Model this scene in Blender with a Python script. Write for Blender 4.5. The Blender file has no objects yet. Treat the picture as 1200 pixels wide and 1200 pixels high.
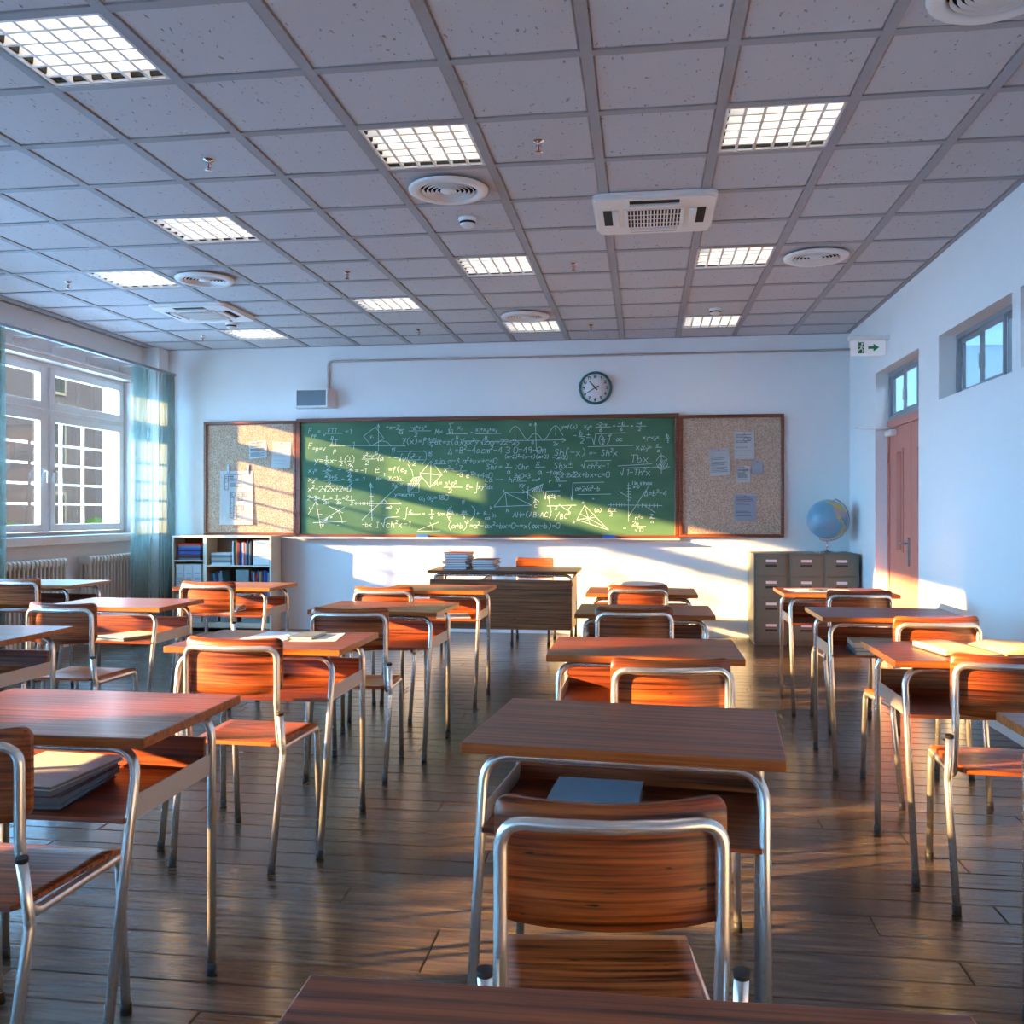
import bpy, bmesh, math, random
from mathutils import Vector, Matrix
random.seed(7)
R = math.radians
SC = bpy.context.scene
COL = SC.collection

# ------------------------------------------------------------------ camera, light, exposure
FPX = 1100.0
PSI = math.atan(155 / FPX)
HC = 1.355
cam_d = bpy.data.cameras.new('camera')
cam = bpy.data.objects.new('camera', cam_d)
COL.objects.link(cam)
cam.location = (0, 0, HC)
cam.rotation_euler = (R(90), 0, PSI)
cam_d.sensor_width = 36
cam_d.lens = FPX * 36 / 1200
cam_d.clip_start = 0.05
SC.camera = cam

SC.view_settings.view_transform = 'Standard'
SC.view_settings.look = 'None'
SC.view_settings.gamma = 1
SC.view_settings.use_curve_mapping = False
SC.view_settings.exposure = 0.55

world = bpy.data.worlds.new('sky')
SC.world = world
world.use_nodes = True
wn = world.node_tree.nodes
wn['Background'].inputs[0].default_value = (0.20, 0.56, 1.0, 1)
wn['Background'].inputs[1].default_value = 28

sun_d = bpy.data.lights.new('sun', 'SUN')
sun_d.energy = 34
sun_d.color = (1.0, 0.57, 0.21)
sun_d.angle = R(0.9)
sun = bpy.data.objects.new('sun', sun_d)
COL.objects.link(sun)
SUNDIR = Vector((1.0, 1 / 2.5, -0.242)).normalized()
sun.rotation_euler = SUNDIR.to_track_quat('-Z', 'Y').to_euler()
sun.location = (-20, -8, 6)

# ------------------------------------------------------------------ coordinates helpers
S_, C_ = math.sin(PSI), math.cos(PSI)
def on_front(u, v, Y):
    t = (u - 600) / FPX
    X = Y * (t * C_ - S_) / (C_ + t * S_)
    c = Y * C_ - X * S_
    return X, HC + (600 - v) * c / FPX

XL, XR, YF, YB, ZC = -5.76, 2.17, 10.42, -4.6, 3.26

# ------------------------------------------------------------------ materials
def nodes_of(name):
    m = bpy.data.materials.new(name)
    m.use_nodes = True
    nt = m.node_tree
    return m, nt, nt.nodes['Principled BSDF']

def plain(name, col, rough=0.5, metal=0.0, spec=0.5, coat=0.0, bump=0.0, bscale=60, vary=0.06, vscale=6):
    m, nt, b = nodes_of(name)
    N, L = nt.nodes, nt.links
    tc = N.new('ShaderNodeTexCoord')
    nz = N.new('ShaderNodeTexNoise'); nz.inputs['Scale'].default_value = vscale; nz.inputs['Detail'].default_value = 3
    L.new(tc.outputs['Object'], nz.inputs['Vector'])
    mr = N.new('ShaderNodeMapRange')
    mr.inputs['To Min'].default_value = 1 - vary; mr.inputs['To Max'].default_value = 1 + vary
    L.new(nz.outputs['Fac'], mr.inputs['Value'])
    hs = N.new('ShaderNodeHueSaturation'); hs.inputs['Color'].default_value = (*col, 1)
    L.new(mr.outputs[0], hs.inputs['Value'])
    L.new(hs.outputs[0], b.inputs['Base Color'])
    b.inputs['Roughness'].default_value = rough
    b.inputs['Metallic'].default_value = metal
    b.inputs['Specular IOR Level'].default_value = spec
    b.inputs['Coat Weight'].default_value = coat
    if bump:
        n2 = N.new('ShaderNodeTexNoise'); n2.inputs['Scale'].default_value = bscale
        L.new(tc.outputs['Object'], n2.inputs['Vector'])
        bp = N.new('ShaderNodeBump'); bp.inputs['Strength'].default_value = bump; bp.inputs['Distance'].default_value = 0.01
        L.new(n2.outputs['Fac'], bp.inputs['Height']); L.new(bp.outputs[0], b.inputs['Normal'])
    return m

def wood(name, dark, mid, light, rough=0.33, scale=(0.9, 44, 44), coat=0.08, along='x'):
    m, nt, b = nodes_of(name)
    N, L = nt.nodes, nt.links
    tc = N.new('ShaderNodeTexCoord'); mp = N.new('ShaderNodeMapping')
    oi = N.new('ShaderNodeObjectInfo')
    mp.inputs['Scale'].default_value = scale
    va = N.new('ShaderNodeVectorMath'); va.operation = 'ADD'
    sc = N.new('ShaderNodeVectorMath'); sc.operation = 'SCALE'; sc.inputs['Scale'].default_value = 9.0
    cx = N.new('ShaderNodeCombineXYZ')
    L.new(oi.outputs['Random'], cx.inputs[0]); L.new(oi.outputs['Random'], cx.inputs[2])
    L.new(cx.outputs[0], sc.inputs[0])
    L.new(tc.outputs['Object'], va.inputs[0]); L.new(sc.outputs[0], va.inputs[1])
    L.new(va.outputs[0], mp.inputs['Vector'])
    n1 = N.new('ShaderNodeTexNoise'); n1.inputs['Scale'].default_value = 1.6; n1.inputs['Detail'].default_value = 6; n1.inputs['Roughness'].default_value = 0.62
    n1.inputs['Distortion'].default_value = 0.25
    L.new(mp.outputs[0], n1.inputs['Vector'])
    cr = N.new('ShaderNodeValToRGB')
    e = cr.color_ramp.elements
    e[0].position = 0.37; e[0].color = (*dark, 1)
    e[1].position = 0.66; e[1].color = (*light, 1)
    k = cr.color_ramp.elements.new(0.48); k.color = (*mid, 1)
    L.new(n1.outputs['Fac'], cr.inputs[0])
    # small knots
    mp2 = N.new('ShaderNodeMapping'); mp2.inputs['Scale'].default_value = (12, 90, 90)
    L.new(va.outputs[0], mp2.inputs['Vector'])
    n2 = N.new('ShaderNodeTexNoise'); n2.inputs['Scale'].default_value = 1.0; n2.inputs['Detail'].default_value = 1
    L.new(mp2.outputs[0], n2.inputs['Vector'])
    r2 = N.new('ShaderNodeMapRange'); r2.inputs['From Min'].default_value = 0.74; r2.inputs['From Max'].default_value = 0.78
    L.new(n2.outputs['Fac'], r2.inputs['Value'])
    mx = N.new('ShaderNodeMixRGB'); mx.inputs[2].default_value = (dark[0] * .3, dark[1] * .3, dark[2] * .3, 1)
    L.new(r2.outputs[0], mx.inputs[0]); L.new(cr.outputs[0], mx.inputs[1])
    L.new(mx.outputs[0], b.inputs['Base Color'])
    b.inputs['Roughness'].default_value = rough
    b.inputs['Coat Weight'].default_value = coat
    b.inputs['Coat Roughness'].default_value = 0.18
    bp = N.new('ShaderNodeBump'); bp.inputs['Strength'].default_value = 0.12; bp.inputs['Distance'].default_value = 0.004
    L.new(n1.outputs['Fac'], bp.inputs['Height']); L.new(bp.outputs[0], b.inputs['Normal'])
    return m

M = {}
M['wall'] = plain('painted_plaster', (0.80, 0.80, 0.80), 0.85, bump=0.05, bscale=90, vary=0.02)
M['white'] = plain('white_lacquer', (0.82, 0.82, 0.82), 0.35)
M['white_plastic'] = plain('white_plastic', (0.80, 0.78, 0.76), 0.4)
M['wood'] = wood('zebra_wood', (0.045, 0.008, 0.003), (0.19, 0.036, 0.010), (0.42, 0.092, 0.022))
M['chair_wood'] = wood('zebra_plywood', (0.055, 0.009, 0.003), (0.25, 0.050, 0.010), (0.52, 0.125, 0.024), scale=(1.1, 42, 42))
M['back_wood'] = wood('zebra_plywood_back', (0.055, 0.009, 0.003), (0.25, 0.050, 0.010), (0.52, 0.125, 0.024), scale=(1.1, 3, 48))
M['dark_wood'] = wood('dark_veneer', (0.07, 0.022, 0.008), (0.18, 0.062, 0.022), (0.30, 0.12, 0.045), rough=0.4)
M['frame_wood'] = wood('mahogany', (0.10, 0.022, 0.008), (0.16, 0.04, 0.014), (0.24, 0.07, 0.025), rough=0.35)
M['steel'] = plain('brushed_steel', (0.84, 0.81, 0.77), 0.27, metal=0.86, vary=0.03)
M['plate'] = plain('grey_enamel_plate', (0.55, 0.50, 0.46), 0.42, metal=0.25)
M['rubber'] = plain('black_rubber', (0.012, 0.012, 0.012), 0.6)
M['black'] = plain('black_void', (0.006, 0.006, 0.006), 0.8)
M['grid'] = plain('ceiling_grid_metal', (0.33, 0.33, 0.35), 0.6)
M['cabinet'] = plain('green_grey_enamel', (0.135, 0.150, 0.110), 0.42)
M['cabinet_dark'] = plain('cabinet_gap', (0.02, 0.022, 0.02), 0.6)
M['tag'] = plain('label_card', (0.85, 0.78, 0.78), 0.6)
M['salmon'] = plain('salmon_paint', (0.60, 0.21, 0.155), 0.45)
M['alu'] = plain('grey_aluminium', (0.30, 0.33, 0.36), 0.4, metal=0.3)
M['chrome'] = plain('chrome', (0.75, 0.75, 0.75), 0.12, metal=1.0)
M['paper'] = plain('paper', (0.82, 0.82, 0.82), 0.8, vary=0.02)
M['cream_paper'] = plain('cream_paper', (0.60, 0.47, 0.32), 0.8, vary=0.02)
M['grey_paper'] = plain('grey_paper', (0.52, 0.55, 0.62), 0.8)
M['edge'] = wood('sunlit_edge', (0.20, 0.045, 0.008), (0.34, 0.085, 0.014), (0.46, 0.13, 0.022), rough=0.35)  # tabletop side faces, orange sunlight painted into the wood colour
M['ink'] = plain('ink', (0.05, 0.05, 0.06), 0.7)
M['chalk'] = plain('chalk', (0.55, 0.68, 0.68), 0.95)
M['blue'] = plain('blue_felt', (0.01, 0.09, 0.62), 0.7)
M['radiator'] = plain('radiator_enamel', (0.66, 0.60, 0.52), 0.4)
M['shelf_paint'] = plain('cream_lacquer', (0.66, 0.60, 0.48), 0.45)
M['shelf_in'] = plain('shelf_back_board', (0.20, 0.13, 0.08), 0.6)
M['clock_rim'] = plain('teal_clock_rim', (0.03, 0.14, 0.16), 0.3)
M['clock_face'] = plain('clock_face', (0.82, 0.82, 0.84), 0.5, vary=0.01)
M['speaker_grille'] = plain('speaker_cloth', (0.16, 0.20, 0.24), 0.8, bump=0.3, bscale=400)
M['sign_green'] = plain('sign_green', (0.0, 0.20, 0.06), 0.5)
M['hedge'] = plain('hedge_leaves', (0.028, 0.022, 0.003), 1.0, spec=0.0, bump=0.8, bscale=12, vary=0.5, vscale=3)
M['lawn'] = plain('paving_outside', (0.38, 0.42, 0.45), 0.9, vary=0.1, vscale=1)
M['facade'] = plain('brick_facade', (0.055, 0.019, 0.0115), 1.0, spec=0.0, vary=0.12, vscale=0.5)
M['facade_trim'] = plain('facade_trim', (0.12, 0.045, 0.02), 1.0, spec=0.0)
M['pane_dark'] = plain('dark_pane', (0.035, 0.014, 0.008), 1.0, spec=0.0)
for n, c in dict(red=(0.6, 0.03, 0.02), navy=(0.01, 0.03, 0.12), royal=(0.02, 0.08, 0.5), teal=(0.10, 0.25, 0.28),
                 slate=(0.16, 0.20, 0.24), charcoal=(0.03, 0.03, 0.035), ochre=(0.5, 0.28, 0.05), maroon=(0.22, 0.03, 0.03),
                 sage=(0.40, 0.42, 0.32), bluegrey=(0.30, 0.43, 0.52), pale=(0.6, 0.62, 0.62), boxgrey=(0.19, 0.24, 0.25), offwhite=(0.68, 0.70, 0.74)).items():
    M[n] = plain(n + '_cover', c, 0.5)

def cork():
    m, nt, b = nodes_of('cork')
    N, L = nt.nodes, nt.links
    tc = N.new('ShaderNodeTexCoord')
    vo = N.new('ShaderNodeTexNoise'); vo.inputs['Scale'].default_value = 75; vo.inputs['Detail'].default_value = 4
    L.new(tc.outputs['Object'], vo.inputs['Vector'])
    cr = N.new('ShaderNodeValToRGB'); e = cr.color_ramp.elements
    e[0].position = 0.33; e[0].color = (0.30, 0.18, 0.115, 1)
    e[1].position = 0.68; e[1].color = (0.62, 0.48, 0.37, 1)
    k = e.new(0.5); k.color = (0.46, 0.32, 0.23, 1)
    L.new(vo.outputs['Fac'], cr.inputs[0]); L.new(cr.outputs[0], b.inputs['Base Color'])
    b.inputs['Roughness'].default_value = 0.9
    return m
M['cork'] = cork()

def chalkboard():
    m, nt, b = nodes_of('green_chalkboard')
    N, L = nt.nodes, nt.links
    tc = N.new('ShaderNodeTexCoord')
    n1 = N.new('ShaderNodeTexNoise'); n1.inputs['Scale'].default_value = 1.6; n1.inputs['Detail'].default_value = 5
    mp = N.new('ShaderNodeMapping'); mp.inputs['Scale'].default_value = (1, 1, 2.2); mp.inputs['Rotation'].default_value = (0, 0.4, 0)
    L.new(tc.outputs['Object'], mp.inputs['Vector']); L.new(mp.outputs[0], n1.inputs['Vector'])
    cr = N.new('ShaderNodeValToRGB'); e = cr.color_ramp.elements
    e[0].position = 0.3; e[0].color = (0.048, 0.125, 0.072, 1)
    e[1].position = 0.75; e[1].color = (0.095, 0.195, 0.105, 1)
    L.new(n1.outputs['Fac'], cr.inputs[0]); L.new(cr.outputs[0], b.inputs['Base Color'])
    b.inputs['Roughness'].default_value = 0.5
    b.inputs['Specular IOR Level'].default_value = 0.15
    return m
M['board'] = chalkboard()

def ceiling_tile():
    m, nt, b = nodes_of('mineral_ceiling_tile')
    N, L = nt.nodes, nt.links
    tc = N.new('ShaderNodeTexCoord')
    mp = N.new('ShaderNodeMapping'); mp.inputs['Scale'].default_value = (1, 0.45, 1)
    L.new(tc.outputs['Object'], mp.inputs['Vector'])
    n1 = N.new('ShaderNodeTexNoise'); n1.inputs['Scale'].default_value = 55; n1.inputs['Detail'].default_value = 2
    L.new(mp.outputs[0], n1.inputs['Vector'])
    mr = N.new('ShaderNodeMapRange'); mr.inputs['From Min'].default_value = 0.27; mr.inputs['From Max'].default_value = 0.33
    L.new(n1.outputs['Fac'], mr.inputs['Value'])
    mx = N.new('ShaderNodeMixRGB'); mx.inputs[1].default_value = (0.25, 0.22, 0.2, 1); mx.inputs[2].default_value = (0.535, 0.53, 0.55, 1)
    L.new(mr.outputs[0], mx.inputs[0]); L.new(mx.outputs[0], b.inputs['Base Color'])
    b.inputs['Roughness'].default_value = 0.9
    return m
M['tile'] = ceiling_tile()

def floor_mat():
    m, nt, b = nodes_of('dark_floorboards')
    N, L = nt.nodes, nt.links
    tc = N.new('ShaderNodeTexCoord')
    at = N.new('ShaderNodeAttribute'); at.attribute_name = 'tone'
    mp = N.new('ShaderNodeMapping'); mp.inputs['Scale'].default_value = (1.2, 14, 1)
    L.new(tc.outputs['Object'], mp.inputs['Vector'])
    ad = N.new('ShaderNodeVectorMath'); ad.operation = 'ADD'
    cx = N.new('ShaderNodeCombineXYZ')
    mu = N.new('ShaderNodeMath'); mu.operation = 'MULTIPLY'; mu.inputs[1].default_value = 40
    L.new(at.outputs['Fac'], mu.inputs[0]); L.new(mu.outputs[0], cx.inputs[0])
    L.new(mp.outputs[0], ad.inputs[0]); L.new(cx.outputs[0], ad.inputs[1])
    n1 = N.new('ShaderNodeTexNoise'); n1.inputs['Scale'].default_value = 2.2; n1.inputs['Detail'].default_value = 6; n1.inputs['Roughness'].default_value = 0.65
    L.new(ad.outputs[0], n1.inputs['Vector'])
    cr = N.new('ShaderNodeValToRGB'); e = cr.color_ramp.elements
    e[0].position = 0.3; e[0].color = (0.032, 0.022, 0.015, 1)
    e[1].position = 0.72; e[1].color = (0.115, 0.080, 0.053, 1)
    L.new(n1.outputs['Fac'], cr.inputs[0])
    hs = N.new('ShaderNodeHueSaturation')
    mr = N.new('ShaderNodeMapRange'); mr.inputs['To Min'].default_value = 0.75; mr.inputs['To Max'].default_value = 1.25
    L.new(at.outputs['Fac'], mr.inputs['Value']); L.new(mr.outputs[0], hs.inputs['Value'])
    L.new(cr.outputs[0], hs.inputs['Color']); L.new(hs.outputs[0], b.inputs['Base Color'])
    n2 = N.new('ShaderNodeTexNoise'); n2.inputs['Scale'].default_value = 2.3; n2.inputs['Detail'].default_value = 5
    L.new(tc.outputs['Object'], n2.inputs['Vector'])
    rr = N.new('ShaderNodeMapRange'); rr.inputs['From Min'].default_value = 0.2; rr.inputs['From Max'].default_value = 0.8
    rr.inputs['To Min'].default_value = 0.20; rr.inputs['To Max'].default_value = 0.27
    L.new(n2.outputs['Fac'], rr.inputs['Value']); L.new(rr.outputs[0], b.inputs['Roughness'])
    bp = N.new('ShaderNodeBump'); bp.inputs['Strength'].default_value = 0.32; bp.inputs['Distance'].default_value = 0.005
    L.new(n1.outputs['Fac'], bp.inputs['Height']); L.new(bp.outputs[0], b.inputs['Normal'])
    return m
M['floor'] = floor_mat()

def glass_mat():
    m = bpy.data.materials.new('window_glass'); m.use_nodes = True
    nt = m.node_tree; N, L = nt.nodes, nt.links
    N.clear()
    o = N.new('ShaderNodeOutputMaterial'); mx = N.new('ShaderNodeMixShader')
    t = N.new('ShaderNodeBsdfTransparent'); g = N.new('ShaderNodeBsdfGlossy'); g.inputs['Roughness'].default_value = 0.02
    t.inputs[0].default_value = (0.95, 0.97, 0.97, 1)
    lw = N.new('ShaderNodeLayerWeight'); lw.inputs['Blend'].default_value = 0.5
    pw_ = N.new('ShaderNodeMath'); pw_.operation = 'POWER'; pw_.inputs[1].default_value = 5
    f = N.new('ShaderNodeMath'); f.operation = 'MULTIPLY_ADD'; f.inputs[1].default_value = 0.8; f.inputs[2].default_value = 0.03
    L.new(lw.outputs['Facing'], pw_.inputs[0]); L.new(pw_.outputs[0], f.inputs[0])
    L.new(f.outputs[0], mx.inputs[0]); L.new(t.outputs[0], mx.inputs[1]); L.new(g.outputs[0], mx.inputs[2]); L.new(mx.outputs[0], o.inputs[0])
    return m
M['glass'] = glass_mat()

def sheer_mat():
    m = bpy.data.materials.new('sheer_curtain_fabric'); m.use_nodes = True
    nt = m.node_tree; N, L = nt.nodes, nt.links
    N.clear()
    o = N.new('ShaderNodeOutputMaterial'); mx = N.new('ShaderNodeMixShader'); mx2 = N.new('ShaderNodeMixShader')
    t = N.new('ShaderNodeBsdfTransparent'); d = N.new('ShaderNodeBsdfDiffuse'); tr = N.new('ShaderNodeBsdfTranslucent')
    t.inputs[0].default_value = (0.90, 0.92, 0.88, 1)
    tc = N.new('ShaderNodeTexCoord'); nz = N.new('ShaderNodeTexNoise'); nz.inputs['Scale'].default_value = 30
    L.new(tc.outputs['Object'], nz.inputs['Vector'])
    cr = N.new('ShaderNodeMapRange'); cr.inputs['To Min'].default_value = 0.55; cr.inputs['To Max'].default_value = 0.57
    L.new(nz.outputs['Fac'], cr.inputs['Value'])
    d.inputs[0].default_value = (0.22, 0.30, 0.30, 1); tr.inputs[0].default_value = (0.40, 0.48, 0.44, 1)
    mx2.inputs[0].default_value = 0.5
    L.new(d.outputs[0], mx2.inputs[1]); L.new(tr.outputs[0], mx2.inputs[2])
    L.new(cr.outputs[0], mx.inputs[0])
    L.new(mx2.outputs[0], mx.inputs[1]); L.new(t.outputs[0], mx.inputs[2]); L.new(mx.outputs[0], o.inputs[0])
    return m
M['sheer'] = sheer_mat()

def emis(name, col, st):
    m, nt, b = nodes_of(name)
    b.inputs['Base Color'].default_value = (*col, 1)
    b.inputs['Emission Color'].default_value = (*col, 1)
    b.inputs['Emission Strength'].default_value = st
    return m
M['lamp'] = emis('lamp_diffuser', (1.0, 0.92, 0.80), 2.3)
M['sign_white'] = emis('backlit_sign', (0.62, 0.64, 0.66), 0.22)

# ------------------------------------------------------------------ mesh helpers
def link(name, bm, mats, parent=None, smooth=False, loc=None):
    me = bpy.data.meshes.new(name)
    bm.normal_update()
    bm.to_mesh(me); bm.free()
    if not isinstance(mats, (list, tuple)): mats = [mats]
    for m in mats: me.materials.append(M[m] if isinstance(m, str) else m)
    if smooth:
        me.shade_smooth()
    o = bpy.data.objects.new(name, me)
    COL.objects.link(o)
    if parent: o.parent = parent
    if loc: o.location = loc
    return o

def thing(name, label, cat, loc=(0, 0, 0), rz=0, group=None):
    o = bpy.data.objects.new(name, None)
    o.empty_display_size = 0.1
    COL.objects.link(o)
    o.location = loc; o.rotation_euler = (0, 0, rz)
    o['label'] = label; o['category'] = cat
    if group: o['group'] = group
    return o

def tag(o, label, cat, group=None):
    o['label'] = label; o['category'] = cat
    if group: o['group'] = group
    return o

def struct(o):
    o['kind'] = 'structure'
    return o

def box(bm, x0, x1, y0, y1, z0, z1, mi=0, bev=0.0, seg=1):
    vs = [bm.verts.new((x, y, z)) for x in (x0, x1) for y in (y0, y1) for z in (z0, z1)]
    idx = [(0, 1, 3, 2), (4, 6, 7, 5), (0, 4, 5, 1), (2, 3, 7, 6), (0, 2, 6, 4), (1, 5, 7, 3)]
    fs = [bm.faces.new([vs[i] for i in q]) for q in idx]
    for f in fs: f.material_index = mi
    if bev:
        es = list({e for f in fs for e in f.edges})
        r = bmesh.ops.bevel(bm, geom=es, offset=bev, segments=seg, affect='EDGES', profile=0.5)
        for f in r['faces']: f.material_index = mi
    return vs

def B(*a, **k):
    bm = bmesh.new(); box(bm, *a, **k); return bm

def fillet(pts, r, n=6):
    pts = [Vector(p) for p in pts]
    out = [pts[0]]
    for i in range(1, len(pts) - 1):
        a, b, c = pts[i - 1], pts[i], pts[i + 1]
        d1 = (a - b).normalized(); d2 = (c - b).normalized()
        ang = d1.angle(d2)
        rr = r[i - 1] if isinstance(r, (list, tuple)) else r
        if rr < 1e-5 or ang > math.pi - 0.02:
            out.append(b); continue
        t = rr / math.tan(ang / 2)
        t = min(t, 0.49 * (a - b).length if i > 1 else 0.95 * (a - b).length, 0.49 * (c - b).length if i < len(pts) - 2 else 0.95 * (c - b).length)
        p1 = b + d1 * t; p2 = b + d2 * t
        for k in range(n + 1):
            s = k / n
            out.append(p1 * (1 - s) ** 2 + b * 2 * s * (1 - s) + p2 * s * s)
    out.append(pts[-1])
    return out

def tube(bm, pts, rad, n=14, cap=True, mi=0):
    pts = [Vector(p) for p in pts]
    rings = []
    t0 = (pts[1] - pts[0]).normalized()
    up = Vector((0, 0, 1)) if abs(t0.z) < 0.9 else Vector((1, 0, 0))
    nrm = t0.cross(up).normalized()
    for i, p in enumerate(pts):
        if i == 0: t = (pts[1] - pts[0]).normalized()
        elif i == len(pts) - 1: t = (pts[-1] - pts[-2]).normalized()
        else: t = ((pts[i + 1] - p).normalized() + (p - pts[i - 1]).normalized()).normalized()
        nrm = (nrm - t * nrm.dot(t)).normalized()
        bn = t.cross(nrm)
        rr = rad[i] if isinstance(rad, (list, tuple)) else rad
        rings.append([bm.verts.new(p + (nrm * math.cos(2 * math.pi * k / n) + bn * math.sin(2 * math.pi * k / n)) * rr) for k in range(n)])
    for a, b in zip(rings[:-1], rings[1:]):
        for k in range(n):
            f = bm.faces.new((a[k], a[(k + 1) % n], b[(k + 1) % n], b[k])); f.smooth = True; f.material_index = mi
    if cap:
        f = bm.faces.new(rings[0][::-1]); f.material_index = mi
        f = bm.faces.new(rings[-1]); f.material_index = mi

def lathe(bm, prof, n=40, axis='z', mi=0, center=(0, 0, 0), cap=True):
    c = Vector(center)
    rings = []
    for r, z in prof:
        ring = []
        for k in range(n):
            a = 2 * math.pi * k / n
            v = {'z': Vector((r * math.cos(a), r * math.sin(a), z)), 'y': Vector((r * math.cos(a), z, r * math.sin(a)))}[axis]
            ring.append(bm.verts.new(c + v))
        rings.append(ring)
    for a, b in zip(rings[:-1], rings[1:]):
        for k in range(n):
            f = bm.faces.new((a[k], a[(k + 1) % n], b[(k + 1) % n], b[k])); f.smooth = True; f.material_index = mi
    if not cap: return
    if prof[0][0] > 1e-4: bm.faces.new(rings[0]).material_index = mi
    if prof[-1][0] > 1e-4: bm.faces.new(rings[-1]).material_index = mi

def prism(bm, poly, z0, z1, mi=0, fn=None):
    """poly in a plane, extruded; fn maps (a,b,c)->xyz"""
    fn = fn or (lambda a, b, c: (a, b, c))
    lo = [bm.verts.new(fn(a, b, z0)) for a, b in poly]; hi = [bm.verts.new(fn(a, b, z1)) for a, b in poly]
    n = len(poly)
    fs = [bm.faces.new(lo[::-1]), bm.faces.new(hi)]
    for i in range(n): fs.append(bm.faces.new((lo[i], lo[(i + 1) % n], hi[(i + 1) % n], hi[i])))
    for f in fs: f.material_index = mi
    bmesh.ops.recalc_face_normals(bm, faces=fs)
    return fs

def rrect(x0, x1, y0, y1, r, n=5):
    P = []
    for cx, cy, a0 in ((x1 - r, y1 - r, 0), (x0 + r, y1 - r, 90), (x0 + r, y0 + r, 180), (x1 - r, y0 + r, 270)):
        for k in range(n + 1):
            a = R(a0 + 90 * k / n); P.append((cx + r * math.cos(a), cy + r * math.sin(a)))
    return P

def copy_tree(o, parent=None):
    c = o.copy(); COL.objects.link(c)
    if parent: c.parent = parent
    for ch in list(o.children): copy_tree(ch, c)
    return c

# ------------------------------------------------------------------ the room shell
def wall_with_openings(name, x0, x1, y0, y1, z0, z1, openings, axis='y', mat='wall'):
    """wall slab whose long axis runs along y (openings = (ya,yb,za,zb)) built of blocks around the openings"""
    bm = bmesh.new()
    ys = sorted({y0, y1, *[o[0] for o in openings], *[o[1] for o in openings]})
    for a, b in zip(ys[:-1], ys[1:]):
        mid = (a + b) / 2
        os_ = sorted([o for o in openings if o[0] < mid < o[1]], key=lambda o: o[2])
        z = z0
        for o in os_:
            if o[2] > z + 1e-4: box(bm, x0, x1, a, b, z, o[2])
            z = o[3]
        if z1 > z + 1e-4: box(bm, x0, x1, a, b, z, z1)
    bmesh.ops.remove_doubles(bm, verts=bm.verts, dist=1e-5)
    # drop the inner faces shared by blocks
    seen = {}
    for f in bm.faces:
        key = tuple(sorted(v.index for v in f.verts)); seen.setdefault(key, []).append(f)
    bm.verts.index_update()
    seen = {}
    for f in bm.faces:
        key = tuple(sorted(v.index for v in f.verts)); seen.setdefault(key, []).append(f)
    dead = [f for fs in seen.values() if len(fs) > 1 for f in fs]
    bmesh.ops.delete(bm, geom=dead, context='FACES_ONLY')
    return struct(link(name, bm, mat))

WIN = [(7.22, 10.02), (3.45, 6.22), (0.45, 2.42), (-4.15, -1.38)]
WZ0, WZ1 = 1.12, 2.84
wall_with_openings('wall_left', -6.16, XL, YB - .2, YF + .2, -0.1, 3.5, [(a, b, WZ0, WZ1) for a, b in WIN])
DOOR = (7.88, 9.30, 0.0, 2.665)
CLER = [(5.95, 7.36, 2.19, 2.665), (4.42, 5.83, 2.19, 2.665), (2.89, 4.30, 2.19, 2.665)]
wall_with_openings('wall_right', XR, 2.36, YB - .2, YF + .2, -0.1, 3.5, [DOOR] + CLER)
struct(link('wall_front', B(XL, XR, YF, YF + .2, -0.1, 3.5), 'wall'))
struct(link('wall_back', B(XL, XR, YB - .2, YB, -0.1, 3.5), 'wall'))
struct(link('trim_1', B(XL, -5.57, 10.2, YF, 0, ZC), 'wall'))            # corner column

# floor of boards
bm = bmesh.new()
tone = bm.faces.layers.float.new('tone')
pw = 0.146
y = YB; row = 0
while y < YF:
    y2 = min(y + pw, YF)
    x = XL - random.uniform(0, 1.8)
    while x < XR:
        ln_ = random.uniform(1.5, 2.3)
        xa, xb = max(x, XL), min(x + ln_, XR)
        if xb - xa > 0.02:
            t = random.random(); g = 0.0012; bv = 0.0035
            dz = random.uniform(-0.0008, 0.0)
            nx = 0
            a = [bm.verts.new(p) for p in ((xa + g, y + g, -0.02), (xb - g, y + g, -0.02), (xb - g, y2 - g, -0.02), (xa + g, y2 - g, -0.02))]
            b_ = [bm.verts.new(p) for p in ((xa + g, y + g, -bv), (xb - g, y + g, -bv), (xb - g, y2 - g, -bv), (xa + g, y2 - g, -bv))]
            c_ = [bm.verts.new(p) for p in ((xa + g + bv, y + g + bv, dz), (xb - g - bv, y + g + bv, dz), (xb - g - bv, y2 - g - bv, dz), (xa + g + bv, y2 - g - bv, dz))]
            fs = [bm.faces.new(c_)]
            for i in range(4):
                j = (i + 1) % 4
                fs.append(bm.faces.new((a[i], a[j], b_[j], b_[i]))); fs.append(bm.faces.new((b_[i], b_[j], c_[j], c_[i])))
            for f in fs: f[tone] = t
        x += ln_
    y += pw; row += 1
f0 = len(bm.faces)
box(bm, XL, XR, YB, YF, -0.1, -0.018, mi=1)
struct(link('floor', bm, ['floor', 'black']))

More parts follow.
